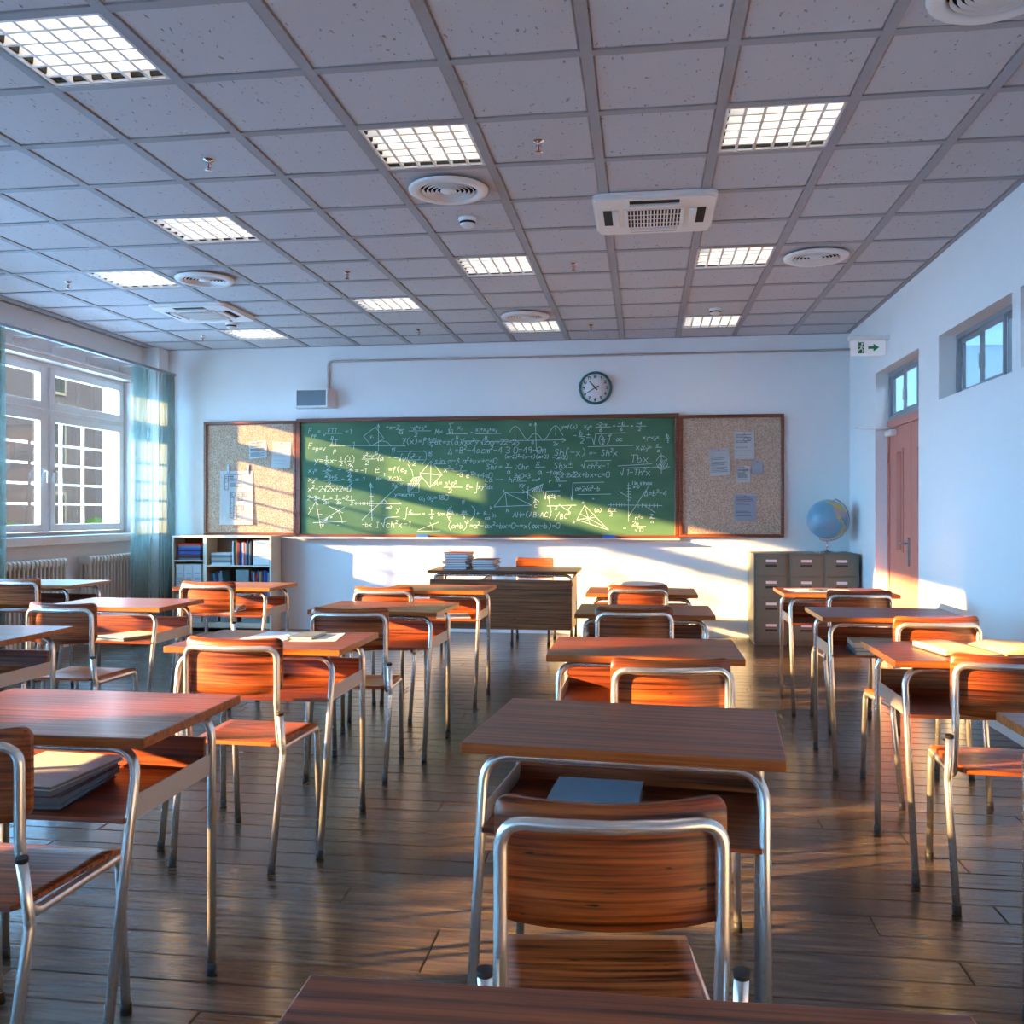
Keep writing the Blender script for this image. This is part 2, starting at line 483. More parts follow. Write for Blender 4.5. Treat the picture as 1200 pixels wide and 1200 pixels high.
# ceiling of tiles in a metal grid
TX0, TY0, TS = -0.239, 3.909, 0.6
LIGHTS = [(-4, -1), (-2, 1), (1, 1), (-5, 3), (-7, 5), (-2, 5), (1, 5), (-4, 7), (-2, 9), (1, 9), (-7, 9),
          (1, -3), (-2, -3), (-7, 1), (-7, -3), (-4, -6), (1, -8)]
DIFF = [(-2, 2), (-6, 5), (2, 5), (-2, 8), (2, -1)]
bm = bmesh.new()
for i in range(-10, 5):
    for j in range(-15, 11):
        x0, x1 = TX0 + TS * i, TX0 + TS * (i + 1); y0, y1 = TY0 + TS * j, TY0 + TS * (j + 1)
        x0, x1 = max(x0, XL), min(x1, XR); y0, y1 = max(y0, YB), min(y1, YF)
        if x1 - x0 < .01 or y1 - y0 < .01 or (i, j) in LIGHTS: continue
        g = 0.026
        xs = (x0 + g, x1 - g); yy = (y0 + g, y1 - g)
        if xs[1] <= xs[0] or yy[1] <= yy[0]: continue
        if (i, j) in DIFF:
            cxx, cyy = (x0 + x1) / 2, (y0 + y1) / 2; hq = TS / 2 - g
            ci = []; sq = []
            for q_ in range(32):
                a_ = 2 * math.pi * q_ / 32; ca, sa = math.cos(a_), math.sin(a_); mm = max(abs(ca), abs(sa))
                ci.append(bm.verts.new((cxx + .172 * ca, cyy + .172 * sa, ZC + .006))); sq.append(bm.verts.new((cxx + hq * ca / mm, cyy + hq * sa / mm, ZC + .006)))
            for q_ in range(32):
                bm.faces.new((ci[q_], sq[q_], sq[(q_ + 1) % 32], ci[(q_ + 1) % 32]))
            continue
        # shallow tray edge: panel sits a little above the grid
        v = [bm.verts.new(p) for p in ((xs[0] - .006, yy[0] - .006, ZC + .018), (xs[1] + .006, yy[0] - .006, ZC + .018), (xs[1] + .006, yy[1] + .006, ZC + .018), (xs[0] - .006, yy[1] + .006, ZC + .018))]
        w = [bm.verts.new(p) for p in ((xs[0] + .008, yy[0] + .008, ZC + .006), (xs[1] - .008, yy[0] + .008, ZC + .006), (xs[1] - .008, yy[1] - .008, ZC + .006), (xs[0] + .008, yy[1] - .008, ZC + .006))]
        bm.faces.new(w[::-1])
        for k in range(4): bm.faces.new((v[k], w[k], w[(k + 1) % 4], v[(k + 1) % 4]))
struct(link('ceiling', bm, 'tile'))
bm = bmesh.new()
for i in range(-9, 5):
    x = TX0 + TS * i
    if XL + .05 < x < XR - .05: box(bm, x - .025, x + .025, YB, YF, ZC, ZC + .02)
box(bm, XL, XL + .03, YB, YF, ZC, ZC + .02); box(bm, XR - .03, XR, YB, YF, ZC, ZC + .02)
box(bm, XL, XR, YF - .03, YF, ZC, ZC + .02); box(bm, XL, XR, YB, YB + .03, ZC, ZC + .02)
for j in range(-14, 11):
    y = TY0 + TS * j
    if YB < y < YF: box(bm, XL, XR, y - .025, y + .025, ZC + .0008, ZC + .02)
struct(link('trim_2', bm, 'grid'))
struct(link('trim_3', B(-6.16, 2.36, YB - .2, YF + .2, 3.5, 3.6), 'wall'))      # slab above

# baseboard-like rail of conduit along the front wall is built with the speaker

# ------------------------------------------------------------------ windows on the left
def build_window(idx, ya, yb):
    w = bpy.data.objects.new('window_%d' % idx, None); COL.objects.link(w); w.location = (-5.95, ya, WZ0); struct(w)
    L_ = yb - ya; H_ = WZ1 - WZ0
    fr = bmesh.new(); d0, d1 = -.045, .045
    box(fr, d0, d1, 0, .035, 0, H_); box(fr, d0, d1, L_ - .035, L_, 0, H_)
    mid = L_ / 2
    box(fr, d0, d1, .035, L_ - .035, H_ - .035, H_); box(fr, d0, d1, .035, L_ - .035, 0, .035)
    box(fr, d0, d1, mid - .04, mid + .04, .035, H_ - .035)
    zt = 1.235
    box(fr, d0 + .002, d1 - .002, .035, mid - .04, zt - .02, zt + .02); box(fr, d0 + .002, d1 - .002, mid + .04, L_ - .035, zt - .02, zt + .02)
    link('window_frame', fr, 'white', w)
    for (a, b, side) in ((.035, mid - .04, 1), (mid + .04, L_ - .035, -1)):
        for (z0, z1, low) in ((.035, zt - .02, True), (zt + .02, H_ - .035, False)):
            s = bmesh.new(); p = .075; e = .003
            a0, b0, c0, c1 = a + e, b - e, z0 + e, z1 - e
            X0, X1 = .0, .065
            box(s, X0, X1, a0, a0 + p, c0, c1, bev=.004); box(s, X0, X1, b0 - p, b0, c0, c1, bev=.004)
            box(s, X0, X1, a0 + p, b0 - p, c0, c0 + p, bev=.004); box(s, X0, X1, a0 + p, b0 - p, c1 - p, c1, bev=.004)
            so = link('sash', s, 'white', w)
            gl = B(.02, .024, a0 + p, b0 - p, c0 + p, c1 - p)
            link('glass_pane', gl, 'glass', so)
            if low:
                mt = bmesh.new()
                A0, B0, Z0, Z1 = a0 - .0, b0 + .0, c0, c1
                for k in range(1, 3):
                    yy = a0 + p + (b0 - a0 - 2 * p) * k / 3
                    box(mt, -.15, -.125, yy - .014, yy + .014, Z0, Z1)
                for k in range(1, 5):
                    zz = c0 + p + (c1 - c0 - 2 * p) * k / 5
                    box(mt, -.149, -.126, A0, B0, zz - .011, zz + .011)
                box(mt, -.15, -.125, A0, B0, Z0 - .01, Z0 + .02); box(mt, -.15, -.125, A0, B0, Z1 - .02, Z1 + .01)
                link('glazing_grid', mt, 'white', w)
                h = bmesh.new()
                hy = b0 - p / 2 if side == 1 else a0 + p / 2
                zz = .63
                box(h, .065, .075, hy - .016, hy + .016, zz - .035, zz + .035, bev=.003)
                tube(h, fillet([(.07, hy, zz + .01), (.115, hy, zz + .01), (.115, hy, zz - .11)], .02), .010, 10)
                link('window_handle', h, 'white_plastic', so)
    sb = bmesh.new(); box(sb, .045, .26, -.06, L_ + .06, -.09, 0.0, bev=.006)
    # sill board sits on the reveal and projects into the room
    sb2 = link('window_sill', sb, 'white', w)
    return w
for k, (a, b) in enumerate(WIN): build_window(k + 1, a, b)
# cut-outs: sills overlap the wall on purpose, they are built into it

# metal curtain rail with brackets
t = thing('curtain_rail', 'long pale blue-grey curtain rail on brackets running above the window sill wall', 'curtain rail', (-5.42, 8.4, 2.95))
bm = bmesh.new(); box(bm, -.022, .022, -9.0, 1.88, -.014, .014, bev=.004); link('rail', bm, 'alu', t)
for yb in (-.4, .4, 1.2, 2.0, 3.0, 4.0, 5.0, 6.0, 6.7, 7.35, 7.93, 8.5, 9.1, 9.7):
    bm = bmesh.new(); box(bm, -.34, .0, yb - 8.4 - .012, yb - 8.4 + .012, .015, .03); box(bm, -.34, -.328, yb - 8.4 - .018, yb - 8.4 + .018, -.045, .03)
    link('bracket', bm, 'white', t)
tag(link('wall_rail', B(0, .03, -2.4, 1.85, -.012, .012, bev=.003), 'white', loc=(XL, 8.2, 2.895)), 'slim white metal strip along the wall directly over the window head', 'rail')

def curtain(y0, y1, ztop, zbot, label):
    bm = bmesh.new(); n = 150; nz = 14
    grid = []
    for j in range(nz + 1):
        s = j / nz; row = []
        for i in range(n + 1):
            u = i / n
            amp = .026 + .016 * math.sin(u * 7 + 1)
            x = amp * math.sin(u * 2 * math.pi * 13 + .7 * math.sin(u * 9) + .5 * s) + .008 * math.sin(u * 60 + s * 3)
            yy = (y0 + (y1 - y0) * u) + .01 * math.sin(s * 4 + u * 20)
            row.append(bm.verts.new((x, yy - y0, ztop + (zbot - ztop) * s)))
        grid.append(row)
    for j in range(nz):
        for i in range(n):
            f = bm.faces.new((grid[j][i], grid[j][i + 1], grid[j + 1][i + 1], grid[j + 1][i])); f.smooth = True
    o = link('curtain', bm, 'sheer', loc=(-5.42, y0, 0))
    return tag(o, label, 'curtain')
curtain(9.38, 10.26, 2.93, .04, 'sheer blue-green curtain in the far left corner with window light patterned across it')
curtain(6.85, 7.33, 2.93, .04, 'sheer curtain at the left border of the view, on the near side of the window')

# radiators
def radiator(y0, y1, label):
    n = round((y1 - y0) / .062)
    t = thing('radiator', label, 'radiator', (-5.742, y0, 0), group='radiators under the window')
    bm = bmesh.new()
    # one section: three columns joined by top and bottom heads
    for xx in (.06, .105, .15):
        prism(bm, rrect(xx - .015, xx + .015, -.013, .013, .009, 3), .17, .84)
    for z0, z1 in ((.10, .19), (.82, .905)):
        prism(bm, rrect(.04, .172, z0, z1, .03, 4), -.019, .019, fn=lambda a, b, c: (a, c, b))
    sec = link('section', bm, 'radiator', t); sec.location = (0, .03, 0)
    for k in range(1, n):
        c = sec.copy(); COL.objects.link(c); c.parent = t; c.location = (0, .03 + .062 * k, 0)
    bm = bmesh.new(); L_ = .062 * n
    tube(bm, [(.105, 0.0, .14), (.105, L_, .14)], .018, 10)
    for yy in (.06, L_ - .06):
        box(bm, 0, .06, yy - .012, yy + .012, .14, .16); box(bm, .08, .13, yy - .02, yy + .02, 0, .12)
    link('pipe_and_brackets', bm, 'radiator', t)
    return t
radiator(8.84, 9.80, 'ribbed cream radiator under the window beside the bunched curtain, its end face showing')
radiator(7.42, 8.46, 'ribbed cream radiator farther left under the window, behind the far left desk chair')

# ------------------------------------------------------------------ right wall: door and high windows
def slider_frame(par, y0, y1, z0, z1, name='window_frame'):
    """frame with two fixed stiles and three glass leaves, in a plane x=2.29"""
    X = 2.29
    bm = bmesh.new()
    p = .035
    box(bm, X, X + .06, y0, y1, z0, z0 + p); box(bm, X, X + .06, y0, y1, z1 - p, z1)
    box(bm, X, X + .06, y0, y0 + p, z0 + p, z1 - p); box(bm, X, X + .06, y1 - p, y1, z0 + p, z1 - p)
    link(name, bm, 'alu', par)
    n = 3; w = (y1 - y0 - 2 * p) / n
    for k in range(n):
        a = y0 + p + w * k; b = a + w; dx = .008 if k % 2 else .026
        s = bmesh.new(); q = .032
        box(s, X + dx, X + dx + .016, a, a + q, z0 + p, z1 - p); box(s, X + dx, X + dx + .016, b - q, b, z0 + p, z1 - p)
        box(s, X + dx, X + dx + .016, a + q, b - q, z0 + p, z0 + p + q); box(s, X + dx, X + dx + .016, a + q, b - q, z1 - p - q, z1 - p)
        so = link('sash', s, 'alu', par)
        link('glass_pane', B(X + dx + .006, X + dx + .010, a + q, b - q, z0 + p + q, z1 - p - q), 'glass', so)
        if k == 1:
            h = bmesh.new(); box(h, X + dx - .014, X + dx, b - q / 2 - .006, b - q / 2 + .006, (z0 + z1) / 2 - .08, (z0 + z1) / 2 + .02)
            link('window_handle', h, 'chrome', so)

for k, (a, b, z0, z1) in enumerate(CLER):
    w = bpy.data.objects.new('window_%d' % (5 + k), None); COL.objects.link(w); struct(w)
    slider_frame(w, a, b, z0, z1)
w = bpy.data.objects.new('window_8', None); COL.objects.link(w); struct(w)
slider_frame(w, DOOR[0], DOOR[1], 2.215, 2.665)

d = bpy.data.objects.new('door_1', None); COL.objects.link(d); struct(d); d.location = (2.29, 8.45, 0)
bm = bmesh.new()
box(bm, -.01, .07, -.57, .85, 2.14, 2.214)
box(bm, -.01, .07, .80, .85, 0, 2.14); box(bm, -.01, .07, -.57, -.53, 0, 2.14)
link('door_frame', bm, 'salmon', d)
def leaf(y0, y1, par):
    ya, yb, za, zb = (y0 + y1) / 2 - .085, (y0 + y1) / 2 + .085, 1.02, 1.90
    bm = bmesh.new(); e = .003
    X0, X1 = .002, .045
    box(bm, X0, X1, y0 + e, ya, .008, 2.135); box(bm, X0, X1, yb, y1 - e, .008, 2.135)
    box(bm, X0, X1, ya, yb, .008, za); box(bm, X0, X1, ya, yb, zb, 2.135)
    lf = link('door_leaf', bm, 'salmon', par)
    b2 = bmesh.new(); q = .028
    for (c, dd, z0, z1) in ((ya - q, ya, za - q, zb + q), (yb, yb + q, za - q, zb + q), (ya, yb, za - q, za), (ya, yb, zb, zb + q)):
        box(b2, X0 - .010, X0, c, dd, z0, z1, bev=.003)
    link('glazing_bead', b2, 'salmon', lf)
    link('glass_pane', B(.02, .026, ya, yb, za, zb), 'glass', lf)
    return lf
lf = leaf(.10, .80, d)
bm = bmesh.new(); hy = .155
prism(bm, rrect(hy - .02, hy + .02, .88, 1.13, .012), -.012, .002, fn=lambda a, b, c: (c, a, b))
tube(bm, fillet([(-.005, hy, 1.08), (-.055, hy, 1.08), (-.055, hy + .125, 1.08)], .018), .010, 10)
link('door_handle', bm, 'alu', lf)
bm = bmesh.new()
for z in (.55, 1.18, 1.86): tube(bm, [(-.012, .802, z - .05), (-.012, .802, z + .05)], .009, 8)
link('hinge', bm, 'salmon', lf)
bm = bmesh.new(); box(bm, -.055, .0, .55, .77, 2.06, 2.115, bev=.005)
tube(bm, [(-.03, .66, 2.125), (-.33, .71, 2.14)], .008, 8); box(bm, -.34, -.0, .70, .72, 2.135, 2.15)
link('door_closer', bm, 'white_plastic', d)
leaf(-.53, .10, d)
# corridor beyond the wall
bm = bmesh.new(); box(bm, 4.4, 4.5, -5, 11, 0, 3.2); box(bm, 2.36, 4.5, 11, 11.1, 0, 3.2); box(bm, 2.36, 4.5, -5.1, -5, 0, 3.2)
struct(link('wall_corridor', bm, 'wall'))
struct(link('ceiling_corridor', B(2.36, 4.5, -5.1, 11.1, 3.2, 3.3), 'wall'))
struct(link('floor_corridor', B(2.36, 4.5, -5.1, 11.1, -.1, 0), 'floor'))
for yy in (8.2, 4.5):
    ld = bpy.data.lights.new('corridor_fill', 'AREA'); ld.energy = 28; ld.size = 1.2; ld.color = (.55, .75, 1.0)  # added fill light, no visible fixture, brightens the high window panes
    lo = bpy.data.objects.new('corridor_fill', ld); COL.objects.link(lo); lo.location = (3.4, yy, 3.15)

# exit sign on the right wall, facing the class
t = thing('exit_sign', 'green and white emergency exit sign with running figure and arrow above the door', 'exit sign', (1.99, 8.80, 2.76))
link('mounting_bar', B(-.17, .18, -.03, .03, .135, .18, bev=.006), 'white_plastic', t)
pl = link('sign_plate', B(-.15, .15, -.012, .012, 0, .135, bev=.003), 'sign_white', t)
bm = bmesh.new()
def fy(a, b, c): return (a, c, b)
def poly_m(pts, y0=-.0145, y1=-.0125): prism(bm, pts, y0, y1, fn=fy)
poly_m([(-.085, .02), (-.035, .02), (-.035, .118), (-.085, .118)])
poly_m([(.0, .058), (.045, .058), (.045, .035), (.095, .07), (.045, .105), (.045, .082), (.0, .082)])
link('green_symbols', bm, 'sign_green', pl)
bm = bmesh.new()
def stick(a, b, w, y=-.016):
    a, b = Vector(a), Vector(b); dd = (b - a).normalized(); nn = Vector((-dd.y, dd.x)) * w
    prism(bm, [tuple(a + nn), tuple(a - nn), tuple(b - nn), tuple(b + nn)], y, y + .0012, fn=fy)
poly_m([(-.052 + .009 * math.cos(k * .785), .105 + .009 * math.sin(k * .785)) for k in range(8)], -.016, -.0148)
stick((-.056, .094), (-.062, .064), .007); stick((-.058, .09), (-.08, .082), .0035); stick((-.057, .09), (-.043, .07), .0035)
stick((-.062, .066), (-.078, .05), .0045); stick((-.078, .05), (-.098, .046), .0045); stick((-.061, .066), (-.048, .05), .0045); stick((-.048, .05), (-.052, .026), .0045)
link('running_figure', bm, 'paper', pl)

# ------------------------------------------------------------------ ceiling fixtures
def cell(i, j): return TX0 + TS * (i + .5), TY0 + TS * (j + .5)
lt = thing('ceiling_light', '', 'ceiling light', (*cell(*LIGHTS[0]), ZC))
bm = bmesh.new(); q = .275; hgt = .10
box(bm, -q - .004, -q, -q, q, .0, hgt); box(bm, q, q + .004, -q, q, .0, hgt)
box(bm, -q, q, -q - .004, -q, .0, hgt); box(bm, -q, q, q, q + .004, .0, hgt)
box(bm, -q, q, -q, q, hgt, hgt + .004)
link('housing', bm, 'white', lt)
bm = bmesh.new()
for xx in (-.185, 0, .185):
    box(bm, xx - .075, xx + .075, -q + .03, q - .03, .075, .085, bev=.003)
link('lamp_tube', bm, 'lamp', lt)
bm = bmesh.new()
for k in range(7):
    p = -q + 2 * q * k / 6
    wth = .004 if 0 < k < 6 else .003
    pc = min(max(p, -q + .007), q - .007)
    # tapered fin
    prism(bm, [(pc - .0015, .05), (pc + .0015, .05), (pc + .007, .0015), (pc - .007, .0015)], -q, q, fn=lambda a, b, c: (a, c, b))
    prism(bm, [(pc - .0015, .049), (pc + .0015, .049), (pc + .007, .0025), (pc - .007, .0025)], -q, q, fn=lambda a, b, c: (c, a, b))
link('louvre', bm, 'white', lt)
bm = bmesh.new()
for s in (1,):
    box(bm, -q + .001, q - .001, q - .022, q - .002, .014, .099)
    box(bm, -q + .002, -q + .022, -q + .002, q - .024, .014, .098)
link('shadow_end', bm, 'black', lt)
LLAB = {(-4, -1): 'largest louvred ceiling light, at the upper left corner of the view',
        (-2, 1): 'louvred ceiling light next to a round vent, left of the upper middle',
        (1, 1): 'louvred ceiling light at the upper right, nearest on the right side',
        (-5, 3): 'louvred ceiling light by itself on the left, third row of lights',
        (-7, 5): 'louvred ceiling light left of a round vent, close to the windows',
        (-2, 5): 'louvred ceiling light in the middle beyond the smoke detector',
        (1, 5): 'louvred ceiling light right behind the square air conditioner, left of a round vent',
        (-4, 7): 'louvred ceiling light above the wall speaker, left of centre',
        (-2, 9): 'small far louvred ceiling light just beyond a round vent, above the blackboard',
        (1, 9): 'farthest right louvred ceiling light, just beyond a small smoke detector',
        (-7, 9): 'farthest left louvred ceiling light, beyond the left air conditioner'}
for k, c in enumerate(LIGHTS):
    if k >= 11 and c not in LLAB: LLAB[c] = 'louvred ceiling light behind the viewer, over the rear desks'
    o = lt if k == 0 else copy_tree(lt)
    o.location = (*cell(*c), ZC); o['label'] = LLAB[c]; o['group'] = 'louvred ceiling lights'

dv = thing('ceiling_vent', '', 'ceiling vent', (0, 0, ZC))
bm = bmesh.new()
lathe(bm, [(.235, .006), (.232, -.004), (.215, -.014), (.176, -.012), (.166, .0), (.166, .02)], 48, cap=False)
link('outer_ring', bm, 'white_plastic', dv)
bm = bmesh.new()
for r in (.146, .120, .094, .068):
    lathe(bm, [(r - .003, .004), (r + .006, -.010), (r + .009, -.008), (r, .006), (r - .003, .004)], 44, cap=False)
link('vent_rings', bm, 'white_plastic', dv)
bm = bmesh.new(); lathe(bm, [(.002, -.012), (.035, -.011), (.048, -.004), (.046, .002), (.002, .003)], 36); link('centre_disc', bm, 'white_plastic', dv)
bm = bmesh.new(); lathe(bm, [(.002, .095), (.167, .095), (.167, .004), (.171, .004), (.171, .1), (.002, .1)], 36, cap=False); link('dark_duct', bm, 'black', dv)
VL = {(-2, 2): 'round white ceiling vent beside the upper left-middle ceiling light', (-6, 5): 'round white ceiling vent on the left, just right of a louvred light',
      (2, 5): 'round white ceiling vent on the right side near the right wall', (-2, 8): 'small far round ceiling vent directly before the last middle light',
      (2, -1): 'round white ceiling vent cut off by the top right border'}
for k, c in enumerate(DIFF):
    o = dv if k == 0 else copy_tree(dv)
    o.location = (*cell(*c), ZC - .018); o['label'] = VL[c]; o['group'] = 'round ceiling vents'

ac = thing('air_conditioner', 'square white ceiling air conditioner in the middle with dark slatted grille', 'air conditioner', (*cell(0, 3), ZC))
bm = bmesh.new()
a = .375
fs = prism(bm, rrect(-a, a, -a, a, .07, 6), -.035, .0)
bmesh.ops.bevel(bm, geom=list({e for e in bm.edges if all(v.co.z < -.03 for v in e.verts)}), offset=.018, segments=3, affect='EDGES')
link('body_panel', bm, 'white_plastic', ac)
bm = bmesh.new()
g = .165
box(bm, -g - .02, g + .02, -g - .02, g + .02, -.046, -.035, bev=.004)
gr = link('grille_frame', bm, 'white_plastic', ac)
bm = bmesh.new(); box(bm, -g, g, -g, g, -.0475, -.0455); link('grille_opening', bm, 'black', gr)
bm = bmesh.new()
for k in range(17):
    x = -g + 2 * g * k / 16; box(bm, x - .0045, x + .0045, -g, g, -.052, -.047)
for k in (1, 2, 3):
    y = -g + 2 * g * k / 4; box(bm, -g, g, y - .002, y + .002, -.0515, -.047)
link('grille_bars', bm, 'white_plastic', gr)
for ang in range(4):
    c, s = [(1, 0), (0, 1), (-1, 0), (0, -1)][ang]
    def rotf(x, y): return (x * c - y * s, x * s + y * c)
    bm = bmesh.new()
    (xa, ya), (xb, yb) = rotf(-.15, -.315), rotf(.15, -.262)
    box(bm, min(xa, xb), max(xa, xb), min(ya, yb), max(ya, yb), -.0365, -.0345)
    sl = link('air_slot', bm, 'black', ac)
    bm = bmesh.new()
    (xa, ya), (xb, yb) = rotf(-.15, -.260), rotf(.15, -.218)
    box(bm, min(xa, xb), max(xa, xb), min(ya, yb), max(ya, yb), -.052, -.036, bev=.003)
    link('air_flap', bm, 'white_plastic', ac)
ac2 = copy_tree(ac); ac2.location = (*cell(-7, 7), ZC); ac2['label'] = 'square white ceiling air conditioner on the far left near the window wall'
for o in (ac, ac2): o['group'] = 'ceiling air conditioners'

sm = thing('smoke_detector', '', 'smoke detector', (0, 0, ZC + .006))
bm = bmesh.new(); lathe(bm, [(.058, .0), (.058, -.014), (.05, -.022), (.05, -.040), (.036, -.056), (.002, -.058)], 32); link('dome', bm, 'white_plastic', sm)
bm = bmesh.new(); lathe(bm, [(.0508, -.024), (.0515, -.026), (.0515, -.036), (.0508, -.038)], 32); link('sensor_slot', bm, 'black', sm)
for k, (c, lb) in enumerate((((-2, 3), 'white smoke detector on the ceiling beyond the big round vent'), ((-7, 8), 'small smoke detector between the left air conditioner and the farthest left light'), ((1, 8), 'tiny smoke detector just before the farthest right ceiling light'))):
    o = sm if k == 0 else copy_tree(sm)
    o.location = (*cell(*c), ZC + .006); o['label'] = lb; o['group'] = 'smoke detectors'

sp = thing('sprinkler', '', 'sprinkler', (0, 0, ZC + .006))
bm = bmesh.new(); lathe(bm, [(.030, 0), (.028, -.006), (.012, -.010), (.010, -.022), (.012, -.024), (.002, -.026)], 20)
tube(bm, [(-.011, 0, -.02), (-.016, 0, -.035), (-.004, 0, -.055)], .0025, 6); tube(bm, [(.011, 0, -.02), (.016, 0, -.035), (.004, 0, -.055)], .0025, 6)
lathe(bm, [(.002, -.056), (.022, -.056), (.022, -.059), (.002, -.059)], 16); link('body', bm, 'chrome', sp)
bm = bmesh.new(); tube(bm, [(0, 0, -.024), (0, 0, -.056)], .0045, 8); link('glass_bulb', bm, 'red', sp)
SL = {(-4, 1): 'red-bulbed sprinkler at the upper left, before the lone left ceiling light', (-1, 1): 'red-bulbed sprinkler at the top middle between two ceiling lights',
      (-4, 5): 'sprinkler on the tile left of the middle ceiling lights, halfway along the ceiling', (-8, 5): 'sprinkler nearest the windows, left of the left ceiling light',
      (-1, 5): 'sprinkler halfway along the ceiling, between the middle light and the right light', (-4, 9): 'tiny far sprinkler right of the farthest left light, near the front wall',
      (-1, 9): 'tiny far sprinkler above the clock near the front wall', (-8, 9): 'tiny far sprinkler in the far left corner of the ceiling'}
for k, c in enumerate(SL):
    o = sp if k == 0 else copy_tree(sp)
    o.location = (*cell(*c), ZC + .006); o['label'] = SL[c]; o['group'] = 'ceiling sprinklers'

